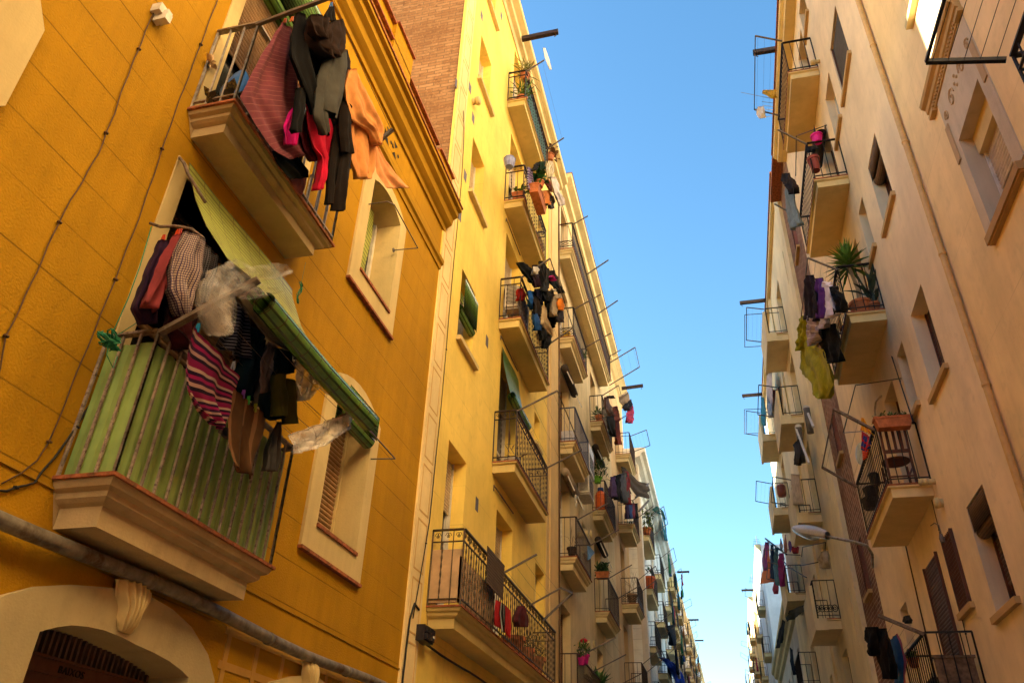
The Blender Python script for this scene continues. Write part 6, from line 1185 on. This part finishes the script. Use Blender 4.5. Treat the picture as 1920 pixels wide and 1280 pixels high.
for i, (col, nm, a, b_) in enumerate([((.25, .02, .16), 'magenta towel at the outer end', [(240, 150), (215, 280), (232, 380)], [(258, 160), (262, 250), (262, 370)]), ((.70, .15, .02), 'large orange dress', [(240, 170), (215, 380), (180, 490)], [(262, 180), (280, 380), (298, 470)]), ((.015, .04, .12), 'navy blue scarf', [(285, 170), (280, 350), (285, 440)], [(292, 180), (310, 350), (318, 450)]), ((.10, .25, .36), 'light blue cloth', [(316, 190), (308, 350), (325, 490)], [(328, 200), (332, 350), (345, 500)]), ((.33, .015, .24), 'vivid purple magenta cloth', [(350, 240), (345, 380), (365, 510)], [(380, 240), (385, 380), (385, 500)]), ((.4, .03, .08), 'crimson pointed cloth', [(300, 470), (298, 510), (315, 565)], [(340, 480), (345, 520), (322, 568)])]):
    garment('towel', nm + ' on the colourful rack against the sky', 'cloth', col, [(a, b_)], 1.85 + i * .02, cE, 'colourful laundry against the sky', fold=.06, bulge=.03, k=2, nr=14, nc=8)
for i, (col, a, b_, nm) in enumerate([((.35, .33, .42), [(355, 120), (345, 170), (362, 210)], [(362, 130), (376, 185), (366, 212)], 'pale grey pointed cloth'), ((.35, .12, .08), [(393, 90), (388, 170), (392, 240)], [(400, 90), (406, 180), (405, 235)], 'rusty red narrow cloth'), ((.14, .05, .25), [(425, 140), (418, 190), (425, 235)], [(440, 150), (446, 190), (443, 230)], 'violet cloth')]): garment('towel', nm + ' on the thin rack behind the colourful laundry', 'cloth', col, [(a, b_)], 2.1, cE, 'colourful laundry against the sky', fold=.03, nr=10, nc=6)
mb = MB(); T = [at3(1435, 1009, 1.85), at3(1475, 1039, 2.1)]; mb.bar(T[0], T[1], .05); mb.bar(T[1], at3(1500, 1040, 2.35), .03); mb.tube([T[0], at3(1478, 1062, 1.95), at3(1512, 1082, 2.2)], .02, 5); tag(mb.build('clothes_rack', IRONB), 'dark rack arm carrying the colourful laundry against the sky', 'clothes rack')
p = at3(1491, 1031, 2.3); mb = MB(); mb.lathe(p - Vector((0, 0, .1)), [(.1, 0), (.14, .16), (.15, .2)], 10); tag(mb.build('flower_pot', flat((.32, .02, .03))), 'dark red pot behind the colourful laundry', 'pot')
p = at3(1466, 925, 2.1); mb = MB(); mb.lathe(p - Vector((0, 0, .1)), [(.13, 0), (.16, .1), (.16, .35), (.12, .42)], 12); tag(mb.build('clay_jar', plain('jar', (.22, .05, .03), .4)), 'glossy brown clay jar on the middle far olive balcony', 'jar')
garment('cloth', 'white cloth bag hanging from the thin arm over the lower olive balcony', 'bag', (.5, .45, .38), [([(700, 240), (670, 290), (700, 350)], [(722, 220), (738, 300), (735, 368)])], 2.2, cE, fold=.05, bulge=.08, nr=12, nc=8)
mb = MB(); mb.tube([at3(1503, 1043, 2.2), at3(1505, 1025, 2.2), at3(1548, 1016, 2.4), at3(1547, 1032, 2.45)], .014, 5); mb.tube([at3(1500, 1060, 2.2), at3(1536, 1053, 2.5)], .014, 5); tag(mb.build('clothes_rack', IRONB, smooth=True), 'thin bent rack holding the white cloth bag', 'clothes rack')
for (cv, bl, lb) in ((None, 0, 'rolled grey awning with a white folding arm under the upper olive balcony'), (None, 1, 'second rolled awning with long white arm beside the upper olive balcony')):
    a, b_, c_, d_ = ((at3(1512, 765, 2.42), at3(1520, 812, 2.42), at3(1515, 775, 2.35), at3(1525, 800, 2.2)), (at3(1497, 800, 2.35), at3(1505, 868, 2.35), at3(1492, 802, 2.3), at3(1517, 868, 2.1)))[bl]
    t = empty('awning_cassette', a, lb, 'awning'); mb = MB(); mb.tube([a, b_], .09, 10); mb.build('fabric_roll', cloth((.16, .13, .11)), t, smooth=True); mb = MB(); mb.bar(c_, d_, .05); mb.lathe(a, [(.10, 0), (.10, .05)], 10, (0, 1, 0)); mb.build('support_arm', FRAMEW, t)
t = empty('decorated_railing', F3.p(22.9, kz(5.92), .5), 'black patterned panel with wheel shapes on the lower olive balcony', 'panel'); mb = MB()
for i in range(5):
    c = F3.p(22.92, kz(6.12), .1 + i * .11); mb.tube([c + Vector((.07 * math.cos(k * .7), 0, .09 * math.sin(k * .7))) for k in range(10)], .012, 5)
    mb.tube([c + Vector((.03 * math.cos(k * .9), 0, .04 * math.sin(k * .9))) for k in range(8)], .01, 5)
mb.build('panel_rings', IRONB, t)
# canopy cloth beyond the low olive balcony
garment('canopy', 'dark olive canopy cloth sagging between far right racks', 'canopy', (.07, .06, .025), [([(390, 715), (385, 760), (395, 790)], [(555, 650), (540, 710), (480, 760)])], 2.1, cE, fold=.06, k=1.5)
for nm, col, a, b_ in (('brown rag on the far right rack under the olive canopy', (.08, .05, .04), [(345, 850), (335, 920), (325, 1000)], [(380, 800), (370, 920), (350, 1000)]), ('black cloth under the far olive canopy', BLK, [(375, 770), (360, 850), (335, 950)], [(395, 790), (385, 860), (365, 960)]), ('long dark blue towel beside the olive canopy', (.02, .03, .06), [(430, 990), (440, 1100), (465, 1215)], [(450, 1010), (462, 1110), (475, 1210)])): garment('cloth', nm, 'cloth', col, [(a, b_)], 2.1, cE, fold=.05, nr=10, nc=8)
# ================================================================== far laundry, aerials, a few lived-in things on every remaining balcony
FCOL = [((.02, .10, .12), 'teal'), ((.01, .06, .25), 'blue'), ((.45, .40, .38), 'white'), ((.35, .02, .06), 'red'), (NAVY, 'navy'), ((.05, .03, .02), 'dark brown'), ((.02, .14, .06), 'green'), ((.40, .16, .04), 'orange'), (BLK, 'black'), ((.25, .06, .15), 'pink')]
def hang(F, y, z, d, w, h, col, label, group, seed, name='towel'):
    mb = MB(); span(mb, [F.p(y, z, d), F.p(y + .04, z - h * .5, d), F.p(y + U(-.05, .1), z - h, d)], [F.p(y + w, z, d), F.p(y + w * .96, z - h * .5, d), F.p(y + w * U(.7, 1.1), z - h * U(.85, 1.1), d)], .02, .05, 1.8, 8, 6, seed)
    return tag(mb.build(name, cloth(col), smooth=True, fix=False), label, name, group)
names = {id(FARS[0][0]): 'far ochre yellow left building', id(FARS[1][0]): 'far pale left building', id(FARS[2][0]): 'far small tan left building', id(FARS[3][0]): 'farthest pale left building', id(FARS[4][0]): 'far warm orange right building', id(FARS[5][0]): 'far pale right building', id(FARS[6][0]): 'farthest tan right building', id(FARS[7][0]): 'far bluish white right building'}
ks = 0; ORD = ('zero', 'one', 'two', 'three', 'four', 'five', 'six', 'seven', 'eight')
for F, bal in FARS:
    for (a, b_, z) in bal:
        if R() < .55 and z > 6:
            ch = random.sample(FCOL, random.choice((1, 2, 3))); fl = sorted({t_[2] for t_ in bal}).index(z) + 1; by = sorted({t_[0] for t_ in bal}).index(a) + 1
            for q, (col, cn) in enumerate(ch):
                ks += 1; hang(F, a + .2 + q * .6, z + U(.95, 1.35), .5 + U(.05, .5), U(.4, .7), U(.6, 1.1), col, '%s cloth on balcony row %s, column %s, of the %s' % (cn, ORD[fl], ORD[by], names[id(F)]), 'laundry on the ' + names[id(F)], ks)
for i, (y, z, q, cn) in enumerate(((41.6, 14.6, (.02, .14, .06), 'green'), (42.3, 14.6, (.02, .08, .2), 'blue'), (41.8, 12.2, (.02, .10, .12), 'teal'), (42.6, 12.2, (.35, .02, .06), 'red'), (41.7, 9.8, NAVY, 'navy'), (42.4, 9.8, BLK, 'black'), (43.0, 9.8, (.45, .40, .38), 'white'), (48.4, 14.5, (.02, .10, .12), 'dark teal'), (49.1, 14.5, (.05, .03, .02), 'brown'), (48.6, 12.0, (.02, .14, .06), 'grass green'), (49.4, 12.0, (.40, .16, .04), 'orange'))): hang(FW, y, z, .9, .6, 1.0, q, '%s towel on balcony level %s of the farther white building column' % (cn, ORD[5 - int((z - 4) // 2.4)]), 'laundry on the white building', 50 + i)
# --- lived-in clutter on the tan and white balconies
for (F, y, z, lb) in ((FT, 24.1, 13.76, 'small potted shrub on the upper tan balcony'), (FT, 20.2, 13.66, 'terracotta pot at the far end of the tan second balcony'), (FB, 32.6, 12.6, 'red pot on the sandy balcony floor')): potplant(lb, F.p(y, z, .3), .14, .22, TERRA, 50, .3, .05, .15, .25)
t = tag(MB().box(*sorted((-3.55, -3.25)), 18.5, 18.9, 10.45, 10.75).build('storage_box', flat((.5, .48, .5))), 'white plastic box on the floor of the tan third balcony', 'box')
e = MB(); e.box(-3.5, -3.3, 18.5, 18.75, 13.66, 13.9); tag(e.build('storage_box', flat((.7, .42, .02))), 'yellow crate on the floor of the tan second balcony', 'crate')
for i, (x, y, z, h) in enumerate(((-3.9, 20.5, 19.8, 1.6), (-3.8, 60, 19.3, 2.2), (3.3, 61, 18.7, 3.0), (3.2, 75, 19.7, 3.1), (3.3, 98, 19.2, 3.6), (3.3, 18.0, 18.3, 1.4))):
    mb = MB(); mb.tube([(x, y, z), (x, y, z + h)], .02, 5)
    for k in range(5): mb.tube([(x - .35 + .04 * k, y + .1 * k, z + h * (.75 + .05 * k)), (x + .35 - .04 * k, y + .1 * k, z + h * (.75 + .05 * k))], .012, 4)
    mb.tube([(x, y, z + h * .75), (x, y + .5, z + h * .95)], .012, 4)
    tag(mb.build('roof_aerial', IRONB), ('aerial on the weathered tan building roof', 'aerial on the far ochre left roof', 'aerial on the bluish white right roof', 'aerial on the warm orange right roof', 'aerial on the far pale right roof', 'aerial above the brick strip of the olive building')[i], 'aerial')
